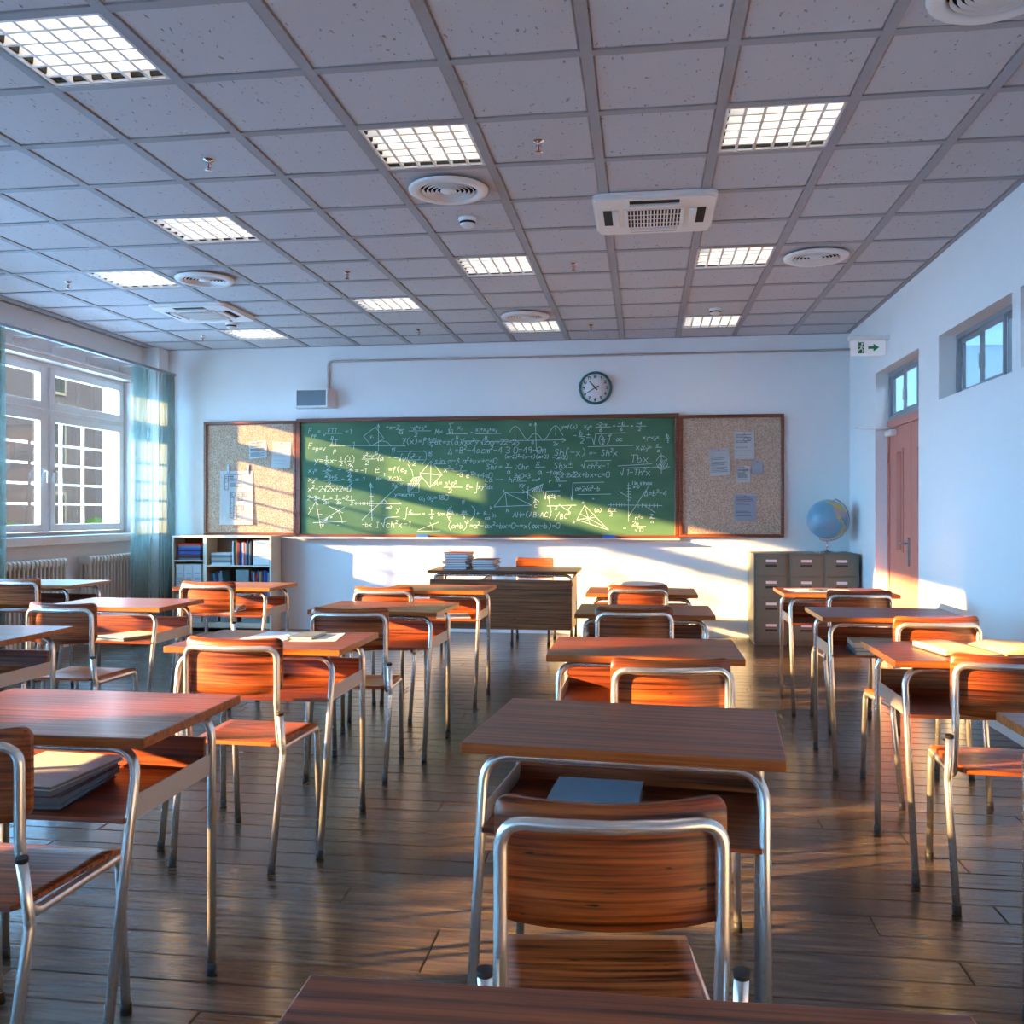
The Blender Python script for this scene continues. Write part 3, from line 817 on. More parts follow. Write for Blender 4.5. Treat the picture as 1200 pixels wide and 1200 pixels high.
# ------------------------------------------------------------------ stroke lettering
G = {
'0': [[(0,1),(0,5),(1,6),(3,6),(4,5),(4,1),(3,0),(1,0),(0,1)]], '1': [[(1,5),(2.5,6),(2.5,0)]], '2': [[(0,5),(1,6),(3,6),(4,5),(4,3.8),(0,0),(4,0)]],
'3': [[(0,5.5),(1,6),(3,6),(4,4.8),(3,3.3),(1.5,3.2),(3,3),(4,1.5),(3,0),(1,0),(0,.7)]], '4': [[(3,0),(3,6),(0,2),(4,2)]], '5': [[(4,6),(.5,6),(.3,3.5),(2.5,3.7),(4,2.4),(3.5,.5),(1.5,0),(0,.7)]],
'6': [[(3.5,6),(1,4),(0,1.5),(1,0),(3,0),(4,1.5),(3,3),(1,2.8),(.2,1.8)]], '7': [[(0,6),(4,6),(1.5,0)],[(1,3),(3.5,3)]], '8': [[(2,3.2),(.4,4.5),(2,6),(3.6,4.5),(2,3.2),(0,1.5),(2,0),(4,1.5),(2,3.2)]],
'9': [[(3.8,4.5),(2,6),(.2,4.6),(1.5,3),(3.7,4),(3.2,0)]], '=': [[(.3,3.6),(3.7,3.8)],[(.3,2),(3.7,2.2)]], '+': [[(2,1),(2,5)],[(0,3),(4,3)]], '-': [[(.3,3),(3.7,3.1)]],
'(': [[(3,7),(1.2,5),(1,2),(3,-1)]], ')': [[(1,7),(2.8,5),(3,2),(1,-1)]], '/': [[(0,-1),(4,7)]], '.': [[(1.5,2.8),(2,3)]], ':': [[(2,4),(2,4.5)],[(2,1.5),(2,2)]], ';': [[(2,4),(2,4.5)],[(2,1.5),(1.4,0)]],
'a': [[(3.5,3.5),(1.5,4),(0,2),(1,0),(2.5,.5),(3.5,3.5),(4.2,0)]], 'b': [[(.5,6),(.3,0),(2.5,0),(3.6,1.8),(2.2,3.6),(.4,2.5)]], 'c': [[(3.6,3.4),(1.6,4),(.2,2),(1.4,0),(3.8,.5)]],
'd': [[(3.3,2.5),(1.6,3.8),(.2,1.8),(1.6,0),(3.3,1.2)],[(3.6,6),(3.3,1),(4,0)]], 'e': [[(.3,2),(3.3,2.6),(2,4),(.3,2.4),(1,.2),(3.6,.4)]], 'f': [[(3.6,5.6),(2.4,6),(1.6,4),(1.3,-1)],[(.2,3),(3.2,3.2)]],
'g': [[(3.4,3.4),(1.4,3.8),(.4,2),(2,.6),(3.4,3.4),(3,-1.6),(.8,-1.6)]], 'h': [[(.8,6),(.4,0)],[(.5,2.4),(2.4,3.8),(3.4,2.5),(3.6,0)]], 'i': [[(2,3.8),(2,0)],[(2,5.2),(2.1,5.5)]], 'k': [[(.6,6),(.4,0)],[(3.2,3.8),(.6,1.8),(3.6,0)]],
'l': [[(1.8,6),(1.6,.6),(2.6,0)]], 'm': [[(0,0),(.3,3.6),(1.5,3.6),(2,0),(2.4,3.5),(3.6,3.4),(4,0)]], 'n': [[(.2,0),(.4,3.7),(.6,2.6),(2.5,3.8),(3.5,2.6),(3.6,0)]], 'o': [[(2,4),(.3,2.8),(.6,.6),(2.4,0),(3.7,1.8),(2,4)]],
'p': [[(.6,3.6),(.2,-2)],[(.5,2.6),(2.2,3.8),(3.5,2.4),(2.2,.4),(.4,1)]], 'q': [[(3.4,3),(1.5,3.8),(.3,2),(1.6,.3),(3.3,1.8)],[(3.5,3.8),(3.3,-2)]], 'r': [[(.6,3.6),(.6,0)],[(.6,2.2),(2,3.6),(3.4,3.6)]], 's': [[(3.3,3.6),(1.2,3.8),(.8,2.6),(3,1.5),(2.4,0),(.4,.3)]],
't': [[(2,5.6),(1.8,.6),(3,0)],[(.5,3.8),(3.5,4)]], 'u': [[(.3,3.8),(.5,.6),(2,0),(3.4,1.4)],[(3.4,3.8),(3.6,0)]], 'v': [[(0,4),(1.8,0),(3.8,4.2)]], 'x': [[(.2,3.8),(3.8,0)],[(3.7,4),(.2,0)]], 'y': [[(.4,4),(1.8,1.6)],[(3.8,4.2),(.6,-1.8)]], 'z': [[(.3,3.8),(3.4,3.8),(.3,0),(3.6,0)]],
'A': [[(0,0),(2,6),(4,0)],[(.8,2.2),(3.3,2.2)]], 'B': [[(.4,0),(.4,6),(2.8,5.6),(2.8,3.6),(.4,3.2),(3.4,2.6),(3.2,.4),(.4,0)]], 'C': [[(3.8,5.2),(2,6),(.2,3.4),(1.2,.4),(3.8,.6)]], 'D': [[(.6,0),(.6,6),(3.2,5),(3.8,2.4),(2.4,.2),(.4,0)]], 'E': [[(3.6,6),(.5,6),(.4,0),(3.7,0)],[(.5,3.1),(3,3.2)]],
'F': [[(3.8,6),(.6,6),(.4,0)],[(.5,3.2),(3,3.3)]], 'H': [[(.3,0),(.4,6)],[(3.6,6),(3.6,0)],[(.4,3),(3.6,3.1)]], 'I': [[(.6,6),(3.4,6)],[(2,6),(2,0)],[(.6,0),(3.4,0)]], 'M': [[(0,0),(.5,6),(2,2.4),(3.6,6),(4,0)]], 'N': [[(.3,0),(.3,6),(3.7,0),(3.7,6)]], 'S': [[(3.6,5.3),(1.6,6),(.5,4.4),(3.4,2),(2.4,0),(.3,.5)]], 'T': [[(0,6),(4,6)],[(2,6),(1.9,0)]],
'Y': [[(0,6),(2,3)],[(4,6),(1.2,-.5)]], '^': [], '_': [],
'@': [[(4.2,4),(2.4,.4),(.8,0),(0,2),(1,4),(2.4,3.4),(4.2,0)]],          # alpha
'#': [[(.6,-2),(1,4.6),(2.6,6),(3.6,4.8),(1.6,3.2),(3.6,2),(2.6,.2),(.8,.6)]],  # beta
'&': [[(0,0),(2,6),(4,0),(0,0)]],                                       # delta
'%': [[(0,3.6),(4,3.9)],[(1.2,3.6),(.7,0)],[(2.9,3.7),(3.2,0)]],        # pi
'*': [[(4,6.2),(.4,6),(2.2,3),(.2,0),(4.2,.2)]],                        # sigma
'~': [[(2,7),(1.5,6.5),(1.5,-.5),(.8,-1.4),(0,-1)]],                    # integral
'!': [[(2.2,6),(2,0)]], '|': [[(0,4.4),(4,4.4)],[(0,1.2),(4,1.2)],[(2,3.4),(2,6.6)]],  # plus-minus
}
class Pen:
    def __init__(s, fn, w): s.bm = bmesh.new(); s.fn = fn; s.w = w
    def line(s, pts):
        q = [Vector(s.fn(*p)) for p in pts]
        for a, b in zip(q[:-1], q[1:]):
            d = b - a
            if d.length < 1e-6: continue
            d.normalize(); n = Vector((-d.z, 0, d.x)) * s.w / 2; e = d * s.w * .4
            vs = [s.bm.verts.new(p) for p in (a - e + n, a - e - n, b + e - n, b + e + n)]
            f = s.bm.faces.new(vs)
            f.normal_update()
            if f.normal.y > 0: f.normal_flip()
    def text(s, u, v, h, st, slant=.12, jit=.35):
        k = h / 6.0; x = u; lift = 0; kk = k
        rnd = random.Random(int(u * 31 + v * 17))
        for ch in st:
            if ch == '^': lift, kk = .62 * h, k * .6; continue
            if ch == '_': lift, kk = -.3 * h, k * .55; continue
            if ch == '`': lift, kk = 0, k; continue
            if ch == ' ': x += 3 * k; continue
            if ch == '\\':   # root sign
                s.line([(x, v - .45 * h), (x + 1 * k, v - .55 * h), (x + 2.2 * k, v), (x + 3.4 * k, v - 1.15 * h), (x + 5 * k, v - 1.15 * h)]); x += 4 * k; continue
            for pl in G.get(ch, []):
                s.line([(x + (a + rnd.uniform(-jit, jit) * .5 + slant * b) * kk, v - lift - (b + rnd.uniform(-jit, jit) * .5) * kk) for a, b in pl])
            x += 4.75 * kk * (1 if ch not in '1il!.:;' else .7)
        return x
    def frac(s, u, v, h, top, bot, w=None):
        w = w or max(len(top), len(bot)) * h * .62
        s.text(u + 1, v - h * .55, h * .8, top); s.line([(u, v - h * .32), (u + w, v - h * .36)]); s.text(u + w * .25, v + h * .75, h * .8, bot)
    def arc(s, u, v, r, a0, a1, ry=None, n=14):
        s.line([(u + r * math.cos(R(a0 + (a1 - a0) * k / n)), v - (ry or r) * math.sin(R(a0 + (a1 - a0) * k / n))) for k in range(n + 1)])

# ------------------------------------------------------------------ blackboard and pinboards on the front wall
YBD = YF - .045
x_bl, _ = on_front(357, 500, YBD); x_br, _ = on_front(789, 500, YBD)
XBL, XBR = -3.93, .33
ZB0, ZB1 = 1.10, 2.385
bb = thing('blackboard', 'long green blackboard filled with chalk formulas on the front wall', 'blackboard', (-1.8, YF, 0))
ox = -1.8
def framebox(x0, x1, z0, z1, wd=.045, y0=-.055, y1=0.0):
    bm = bmesh.new()
    box(bm, x0 - wd, x1 + wd, y0, y1, z1, z1 + wd, bev=.004); box(bm, x0 - wd, x1 + wd, y0, y1, z0 - wd, z0, bev=.004)
    box(bm, x0 - wd, x0, y0, y1, z0, z1, bev=.004); box(bm, x1, x1 + wd, y0, y1, z0, z1, bev=.004)
    return bm
link('writing_surface', B(XBL - ox, XBR - ox, -.03, 0, ZB0, ZB1), 'board', bb)
link('wooden_frame', framebox(XBL - ox, XBR - ox, ZB0, ZB1), 'frame_wood', bb)
bm = bmesh.new(); box(bm, XBL - ox - .19, XBR - ox + .05, -.135, -.056, 1.048, 1.058, bev=.002); box(bm, XBL - ox - .19, XBR - ox + .05, -.139, -.133, 1.05, 1.072)
link('chalk_tray', bm, 'plate', bb)
YCH = YF - .0312
P = Pen(lambda u, v: (on_front(u, v, YCH)[0] - ox, YCH - YF, on_front(u, v, YCH)[1]), .0048)
T, Fr, Ln, Ar = P.text, P.frac, P.line, P.arc
# left third
T(361, 508, 6, 'F'); T(365, 512, 4, 'pp'); T(372, 508, 5, '='); T(378, 511, 6, 'v'); Fr(383, 510, 6, 'FTT', 'p', 19); T(404, 509, 6, '=1')
T(361, 526, 7, 'F'); T(366, 528, 5, '=p=v'); Fr(386, 525, 7, 'IT', 'p', 18); T(405, 526, 8, '-1')
Ln([(402, 522), (475, 522.5), (472, 521)]); Ln([(443.5, 498), (443.5, 528)]); Ln([(442, 501), (443.5, 497), (445, 501)])
Ln([(426, 511), (440, 500.5), (450, 514), (435, 522.5), (426, 511)]); T(434, 514, 3, 'F..'); Ar(448, 527, 11, 25, 150, 10)
T(368, 543, 7, 'y='); Fr(380, 541, 5, '1', '2', 5); T(387, 542, 5, 'x-'); Fr(397, 542, 5, '1', '2', 5); T(402, 544, 9, '('); Fr(407, 542, 5, '1', 'x', 5); T(410, 544, 9, ')'); Fr(424, 540, 6, 'x^2`-y', '2', 16); T(438, 533, 3.5, '15'); T(441, 540, 6, '\\a'); T(455, 538, 4, '-')
T(361, 554, 6, 'x_1`='); Fr(378, 554, 6, '-2', '2`', 11); T(396, 553, 5, '-'); Fr(405, 554, 6, '-2', '2', 9); T(416, 554, 5, '= -1')
T(361, 564, 6, 'x_2`='); Fr(379, 565, 6, '-3+5', '2', 20); T(400, 564, 5, '-'); Fr(407, 565, 6, '2', '2', 8); T(416, 565, 6, '= 1')
T(361, 576, 6, 'x^2`-2'); T(379, 576, 6, '\\2x+2=0'); Ln([(381, 570), (395, 569.5)])
T(360, 586, 5, '2-3='); Fr(377, 587, 5, '1', '2x', 8); T(386, 586, 5, '='); Fr(392, 587, 5, '1', '3x', 8); T(401, 586, 5, '=2'); Fr(409, 588, 5, '1', '2', 7)
T(361, 600, 8, 'y'); Ln([(369.5, 583), (376, 619)]); Ln([(367, 593), (370, 588), (373, 592)]); Ln([(367, 612.5), (406, 611)])
for k in range(4): Ln([(371 + k * 1.2, 597 + k * 6), (376 + k * 1.2, 596.5 + k * 6)])
Ln([(374, 612), (404, 594)]); Ar(383, 613, 18, 0, 55, 20); Ln([(385, 593), (402, 601)]); T(387, 607, 3, '@'); T(377, 617, 3.5, 'x'); T(395, 617, 3, '-'); T(393, 598, 3, 'x')
for k in range(6): Ln([(378 + k, 611), (384, 607 - k * .1)])
Ln([(434.5, 567), (436, 610)]); Ln([(433, 570), (434.5, 566), (436, 570)]); Ln([(415, 590), (470, 590.5), (468, 589)])
for k in range(7): Ln([(417 + k * 2.7, 588.3), (417 + k * 2.7, 592)]); Ln([(433.5, 571 + k * 5.4), (437.5, 571 + k * 5.4)])
Ln([(424, 609.5), (466, 570)]); Ln([(447, 590), (450, 585), (454, 590)]); T(452, 596, 3, 'am2'); T(464, 600, 6, 'y')
T(424, 617, 5, '-bx'); T(440, 618, 6, 'I'); T(446, 618, 9, '\\'); T(452, 618, 7, 'ch^2`x'); Ln([(452, 606.5), (468, 605.5)]); T(473, 617, 6, '-1')
# middle
T(452, 503, 5, '+x-'); Fr(464, 505, 5, '2', '\\3', 10); Fr(479, 507, 6, '-e^x`+e^x', '2', 26); T(510, 509, 6, 'M='); T(525, 504, 8, '*'); T(536, 503, 5, 'x_i'); T(525, 508, 3, '1=1'); Ln([(523, 508.7), (548, 508.5)]); T(534, 515, 4, 'N'); T(551, 509, 4, '='); Ln([(557, 508.5), (587, 508)])
T(557, 505.5, 5, 'x_1`+x_2`+x_3'); T(568, 515, 4, 'N')
T(468, 520, 6, ' 7(x)=~ly'); T(497, 516, 3, '2-1'); Fr(503, 520, 5, '-1!', 'a', 8); T(509, 521, 6, 'dt=z'); T(528, 521, 6, '(a)'); T(540, 521, 6, '\\xx^2`y'); T(563, 521, 6, '\\2xy=22-2'); Ln([(543, 517), (563, 516.5)]); Ln([(568, 517.5), (594, 517)])
Ln([(465, 529), (507, 528.5)]); T(458, 529, 4, '15'); T(461, 540, 7, '-\\a'); T(475, 542, 12, '('); Fr(479, 541, 6, 'x^2`-y', '2', 18); T(493, 542, 12, ')'); T(501, 534, 4, '15')
T(525, 532, 7, '&'); T(533, 531, 6, '='); T(538, 531, 7, 'B^2`-4acm^2`-4 3 0=49-0'); T(629, 531, 5, '=91')
T(509, 543, 6, 'sin @-# a^2`+bx+c=0'); Ln([(509, 543.8), (523, 543.6)]); T(591, 537, 4, '(m-2)^2`=(x-t)(a+2)'); T(647, 538, 4, '-(m+2)')
Ln([(505, 540), (492, 556), (504, 571), (518, 556), (505, 540)]); Ln([(505, 540), (504.5, 571)]); Ln([(492, 554), (518, 557)])
Ln([(484, 560), (494, 558.5), (490, 566.5), (480, 566.5), (484, 560)]); Ln([(478, 566.5), (491, 566.5), (491, 577), (478, 577), (478, 566.5)])
for k in range(5): Ln([(478.5, 569 + k * 1.9), (480 + k * 2.4, 567)]); Ln([(482 + k * 2, 565.5), (485 + k * 2, 560)])
Ln([(478, 544), (483, 552), (484, 558)]); T(520, 553, 6, 'x^2`='); Fr(531, 554, 6, '- 7', '-3', 16); T(546, 560, 6, 'e^12x`+4=0')
T(439, 554, 9, 'e'); T(449, 556, 6, '_1'); T(455, 553, 6, '=f(e_2`'); T(441, 563, 4, 'M='); Fr(454, 565, 6, 'y_2`-y_1', 'x_2`-x_1', 20); T(462, 582, 5, 'y=mx+n'); T(491, 586, 6, '@_1 `@_2`=180'); T(541, 590, 5, '%')
T(509, 569, 6, 'A='); Fr(520, 573, 6, "D^1`.D^2", '2', 22); T(546, 573, 5, 'E='); T(556, 576, 9, '~'); T(560, 573, 5, 'xy^2`dx')
T(473, 606, 10, '~'); Fr(478, 604, 5, 'd_x', '', 15); T(495, 604, 4, '='); Fr(503, 604, 5, '1', 'a', 6); T(512, 604, 4, 'tan'); T(521, 608, 13, '('); Fr(524, 604, 5, '2a', 'n', 8); T(534, 604, 4, '-'); Fr(540, 604, 5, 'ax', 'b', 9); T(549, 608, 13, ')'); T(558, 604, 5, '+'); Fr(566, 605, 5, 'a', 'ca', 8); T(575, 606, 5, 'ln')
T(524, 620, 8, '('); T(529, 619, 6, 'a+b'); T(542, 620, 8, ')'); T(547, 613, 3, '2'); T(550, 619, 6, '=a^2`-'); Ln([(489, 622.5), (516, 622)]); Ln([(490, 621), (514, 612)]); Ar(494, 621, 13, 0, 40)
T(568, 619, 6, 'ax^2`+bx=0-=x(ax-b)=0')
# wave
Ln([(597, 516.5), (661, 515.5)]); Ln([(659, 513.5), (663, 515.8), (659, 518)]); Ln([(627.5, 496), (628.5, 529)]); Ln([(626, 499), (627.5, 495), (629, 499)]); T(620, 499, 4, 'x')
Ln([(597 + k * 1.0, 507.5 + (8 if True else 0) * (-math.cos((k - 7) * math.pi / 15))) for k in range(0, 23)])
Ln([(619 + k, 515 - 7 * math.sin(k / 16 * math.pi)) for k in range(17)]); Ln([(637 + k, 507 - 8 * -math.cos(k * math.pi / 14.0)) for k in range(0, 24)])
Ln([(603.5, 501), (603.5, 504)]); Ln([(603.5, 507), (603.5, 510)]); Ln([(651, 501), (651, 504)]); Ln([(651, 507), (651, 510)]); T(602, 522, 4, '-2'); T(648, 522, 4, '2x'); T(623, 520, 3, '0')
T(570, 550, 6, 'Shr='); Fr(592, 550, 7, 'y', 'a', 8); T(603, 550, 6, ';Chr'); Fr(627, 550, 8, 'x', 'a', 12); T(602, 560, 5, '3x0=3'); T(640, 556, 5, '-tan^2'); T(568, 565, 6, 'Ca --  hr'); Fr(605, 566, 6, 'a', 'xy', 12); T(623, 565, 5, '==^x'); T(643, 566, 5, 'r'); Fr(651, 566, 6, 'a', 'x', 13)
Ln([(579, 594), (592, 577), (623, 592), (579, 594)]); Ln([(592, 577), (594, 593)]); Ln([(592, 577), (621, 577)]); T(574, 597, 4, 'k'); T(626, 595, 4, 'C'); T(593, 600, 4, 'h'); T(589, 576, 3, 'x')
Ln([(619, 570), (618, 585)]); Ln([(612, 578), (637, 567), (624, 575)]); Ln([(612, 574), (632, 588)]); T(625, 590, 5, 'A'); 
for k in range(6): Ln([(624 + k * 2, 576), (627 + k * 1.8, 572 - k)])
Ln([(636, 575), (639, 585), (640, 575.5), (656, 575)]); T(641, 584, 5, 'a|b='); Ln([(669, 581), (670, 586), (671.5, 566), (708, 565)])
T(674, 575, 5, 'a+2\\a^2`-b'); Ln([(677, 579.5), (716, 579)]); T(694, 586, 3, '='); Ln([(643, 584), (646, 600)]); Ln([(641, 593), (675, 592)]); Ln([(655, 591), (665, 598.5), (670, 592)]); T(666, 602, 4, 'b'); T(650, 597, 4, '2')
T(601, 606, 6, 'AH=(AB.AC)'); T(650, 608, 7, '/'); T(656, 608, 6, 'BC')
T(649, 534, 8, 'Sh(-x)'); T(690, 534, 6, '=-'); T(704, 534, 7, 'Sh^2`x'); T(649, 549, 7, 'Shx|'); T(681, 549, 8, '\\'); T(688, 549, 6, 'ch^2`x-1'); Ln([(686, 540), (716, 539.5)])
T(650, 559, 5, '2.2.2x^2`'); T(672, 559, 6, '2x+bx+c=0')
# right third
T(658, 502, 4, 'y=f(x)'); T(684, 502, 5, 'x_2`='); Fr(698, 502, 5, '-2-x', '6', 18); T(718, 501, 4, '='); Fr(723, 501, 5, '-10', '6', 14); T(739, 501, 4, '='); Fr(745, 501, 5, '-4', '2', 12)
T(672, 513, 5, '-'); Fr(678, 514, 7, 'b', '2', 8); T(687, 514, 6, '|'); Ln([(694, 513), (696, 521), (698, 508.5), (733, 507)]); T(700, 519, 8, '('); Fr(704, 517, 5, 'b', '2', 5); T(710, 519, 8, ')'); T(714, 511, 3, '2'); T(718, 517, 5, '-ac'); Ln([(689, 523.5), (742, 522)])
T(753, 515, 5, 'x_1`+x_2`='); Fr(780, 515, 5, 'b', 't', 5); T(745, 527, 6, 'x_1`x_2`='); Fr(768, 526, 5, 'c', 'a', 8)
T(739, 542, 9, 'Tbx'); Ln([(724, 546), (764, 543.5)]); Ln([(727, 553), (729, 557), (731, 548.5), (762, 547.5)]); T(733, 557, 7, '1-Th^2`x')
Ar(776, 542, 6.5, -170, -10, 8); Ln([(769, 540), (773, 534), (777, 534), (782, 538)]); Ln([(764, 547.5), (785, 547)]); Ln([(775, 531), (775, 555)])
for k in range(4): Ln([(771 + k * 2, 547), (775 + k * 2.2, 539)])
Ln([(736.5, 566), (736.5, 611)]); Ln([(713, 591.5), (776, 592.5)])
for k in range(6): Ln([(716 + k * 3.2, 589.5), (716 + k * 3.2, 593.5)]); Ln([(735, 569 + k * 3.4), (739, 569 + k * 3.4)]); Ln([(748 + k * 4.5, 590.5), (748 + k * 4.5, 594.5)])
Ln([(737, 605), (760, 570)]); Ln([(725, 576), (740, 584)]); Ln([(752, 590), (768, 601)]); T(740, 568, 4, 'lim sinax'); T(742, 572, 3, 'x-0'); T(755, 581, 6, '&=b^2`-4'); T(744, 609, 5, 'n^2`='); Fr(761, 609, 5, '2', 'n', 7)
Ln([(676, 609), (685, 592), (713, 621), (676, 609)]); Ln([(685, 592), (691, 613)]); Ln([(680, 602), (713, 620)]); Ln([(676, 609), (699, 606)]); Ln([(685, 592), (689.5, 607)]); Ln([(686, 611), (696, 602)]); T(682, 590, 3, 'a'); T(671, 613, 4, 'b'); T(696, 600, 4, '(a)'); Fr(712, 601, 5, 'c-y', '2', 10)
T(730, 621, 5, '='); Fr(740, 619, 6, '2u', '\\10', 17)
link('chalk_writing', P.bm, 'chalk', bb)

def pinboard(name_lbl, x0, x1):
    cx = (x0 + x1) / 2
    t = thing('pinboard', name_lbl, 'pinboard', (cx, YF, 0), group='cork pinboards')
    link('cork_surface', B(x0 - cx, x1 - cx, -.03, 0, 1.115, 2.375), 'cork', t)
    link('wooden_frame', framebox(x0 - cx, x1 - cx, 1.115, 2.375, .035), 'frame_wood', t)
pinboard('cork pinboard left of the blackboard, with a floor plan sheet and sunlight on it', -5.07, -4.012)
pinboard('cork pinboard right of the blackboard with five pinned papers, in shade', .412, 1.45)

def pinned(u0, v0, u1, v1, label, mat='paper', rot=0, mark=None, seed=1):
    x0, z1 = on_front(u0, v0, YF - .03); x1, z0 = on_front(u1, v1, YF - .03)
    cx, cz = (x0 + x1) / 2, (z0 + z1) / 2; w, h = (x1 - x0) / 2, (z1 - z0) / 2
    t = thing('pinned_paper', label, 'paper', (cx, YF - .031, cz), group='papers pinned to the cork boards')
    t.rotation_euler = (0, R(rot), 0)
    bm = bmesh.new(); n = 6
    top = []; 
    for j in range(n + 1):
        s = j / n; yy = -.003 - .014 * s * s
        top.append((bm.verts.new((-w, yy, h - 2 * h * s)), bm.verts.new((w, yy - .004 * s, h - 2 * h * s))))
    for a, b in zip(top[:-1], top[1:]): bm.faces.new((a[0], b[0], b[1], a[1]))
    r = bmesh.ops.solidify(bm, geom=bm.faces[:], thickness=.0008)
    sh = link('sheet', bm, mat, t)
    rnd = random.Random(seed)
    def yat(z): s = (h - z) / (2 * h); return -.0045 - .0145 * s * s - .004 * s
    pen = Pen(lambda a, b: (a, yat(b), b), .004)
    if mark == 'plan':
        pen.w = .004
        for (a, b, c, dd) in ((-.7, .85, -.5, .3), (-.7, .85, .3, .62), (-.4, .85, .05, .7), (-.4, .55, .3, .42), (-.35, .2, -.1, .05), (-.35, 0, -.15, -.75), (.1, .2, .35, -.1), (.35, .2, .62, .05), (.05, -.3, .3, -.85), (.3, -.3, .45, -.45), (-.15, -.3, 0, -.8)):
            pen.line([(a * w, b * h), (c * w, b * h), (c * w, dd * h), (a * w, dd * h), (a * w, b * h)])
            for k in range(3):
                zz = (b + (dd - b) * (k + 1) / 4) * h; pen.line([(a * w, zz), ((a + c) / 2 * w, zz)])
    else:
        z = .78
        while z > -.75:
            if rnd.random() < .8: pen.line([(-.8 * w, z * h), (rnd.uniform(.2, .8) * w, z * h)])
            z -= rnd.choice((.1, .1, .26))
        if mark == 'rings':
            pen.arc(.15 * w, .42 * h, .2 * w, 0, 360); pen.arc(.55 * w, .48 * h, .14 * w, 0, 360)
    link('printed_marks', pen.bm, 'ink' if mark != 'blue' else 'grey_paper', sh)
    bm = bmesh.new(); lathe(bm, [(.001, -.012), (.006, -.012), (.007, -.006), (.003, 0)], 10, 'y', center=(0, -.003, h - .02)); link('push_pin', bm, 'red', t)
    if mark == 'plan':
        for xx in (-.5, .7):
            link('paper_clip', B(xx * w - .012, xx * w + .012, -.012, -.0055, h - .03, h + .07), 'alu', t)
pinned(258, 552, 297, 615, 'large white floor plan sheet clipped to the left pinboard', mark='plan')
pinned(292, 517, 313, 537, 'small curled printed note left of the plain white sheet on the left pinboard', rot=-4, seed=3)
pinned(319, 518, 341, 548, 'white sheet with faint print, upper right on the left pinboard', mat='paper', rot=2, mark='blue', seed=4)
pinned(831, 525, 855, 557, 'white typed letter with a blue stamp, leftmost on the right pinboard', rot=-3, seed=5)
pinned(860, 506, 884, 538, 'topmost white letter with round seals on the right pinboard', mark='rings', seed=6)
pinned(863, 546, 879, 565, 'small white slip with dark marks in the middle of the right pinboard', rot=1, mark='rings', seed=7)
pinned(881, 539, 894, 556, 'smallest grey-blue blank-looking slip near the right edge of the right pinboard', mat='grey_paper', rot=1, mark='blue', seed=8)
pinned(860, 579, 886, 610, 'grey typed page, lowest on the right pinboard', mat='grey_paper', rot=1, seed=9)

for xx, lb in ((-2.47, 'blue felt board eraser on the tray, left one under the chalk graphs'), (-.38, 'blue felt board eraser on the tray, right one near the right pinboard')):
    t = thing('board_eraser', lb, 'eraser', (xx, YF - .096, 1.0582), group='blue board erasers')
    link('felt_block', B(-.068, .068, -.024, .024, 0, .034, bev=.004), 'blue', t)
    link('grip', B(-.066, .066, -.02, .02, .034, .044, bev=.003), 'royal', t)
    m_ = thing('marker_pen', 'black marker pen lying on the tray beside the ' + ('left' if xx < -1 else 'right') + ' blue eraser', 'marker', (xx + .12, YF - .096, 1.068), group='black markers on the tray')
    bm = bmesh.new(); tube(bm, [(-.045, 0, 0), (.03, 0, 0)], .0095, 12); link('barrel', bm, 'charcoal', m_)
    bm = bmesh.new(); tube(bm, [(.03, 0, 0), (.055, 0, 0)], [.0098, .0075], 12); link('cap', bm, 'black', m_)
for k, xx in enumerate((-2.0, -1.86, -1.66, -.12, .02, .16)):
    bm = bmesh.new(); tube(bm, [(-.04, 0, 0), (.035, 0, 0)], .006, 10)
    o = link('chalk_stick', bm, 'paper', loc=(xx, YF - .096, 1.0645)); o.rotation_euler = (0, 0, .1 * (k % 3 - 1))
    tag(o, 'short white chalk stick lying on the tray, right of the ' + ('left' if xx < -1 else 'right') + ' blue eraser', 'chalk', 'chalk sticks right of the ' + ('left' if xx < -1 else 'right') + ' eraser')

# ------------------------------------------------------------------ clock, speaker and conduit
t = thing('wall_clock', 'round wall clock with teal rim and white face above the blackboard', 'clock', (-.535, YF, 2.725))
bm = bmesh.new(); lathe(bm, [(.002, -.0), (.180, -.0), (.185, -.02), (.178, -.045), (.165, -.050), (.158, -.045), (.157, -.028)], 56, 'y'); link('rim', bm, 'clock_rim', t)
bm = bmesh.new(); lathe(bm, [(.002, -.032), (.159, -.032), (.159, -.028)], 56, 'y'); fc = link('dial', bm, 'clock_face', t)
pen = Pen(lambda a, b: (a, -.0335, -b), .007)
for hh in range(1, 13):
    a = R(90 - 30 * hh); s_ = str(hh); r = .128
    pen.text(r * math.cos(a) - .011 * len(s_), -r * math.sin(a) + .013, .028, s_, slant=0, jit=0)
pen.w = .0012; pen.line([(-.08, 0), (.11, 0)]); pen.line([(-.06, .05), (.05, .05)])
link('numerals', pen.bm, 'ink', fc)
def hand(ang, l, back, w, y):
    bm = bmesh.new(); d_ = Vector((math.sin(R(ang)), math.cos(R(ang)))); n_ = Vector((d_.y, -d_.x)) * w
    a, b = -d_ * back, d_ * l
    prism(bm, [tuple(a + n_), tuple(a - n_), tuple(b - n_ * .6), tuple(b + n_ * .6)], y, y + .002, fn=fy)
    return bm
link('hour_hand', hand(-42, .095, .03, .008, -.038), 'ink', t)
link('minute_hand', hand(240, .125, .045, .006, -.041), 'ink', t)

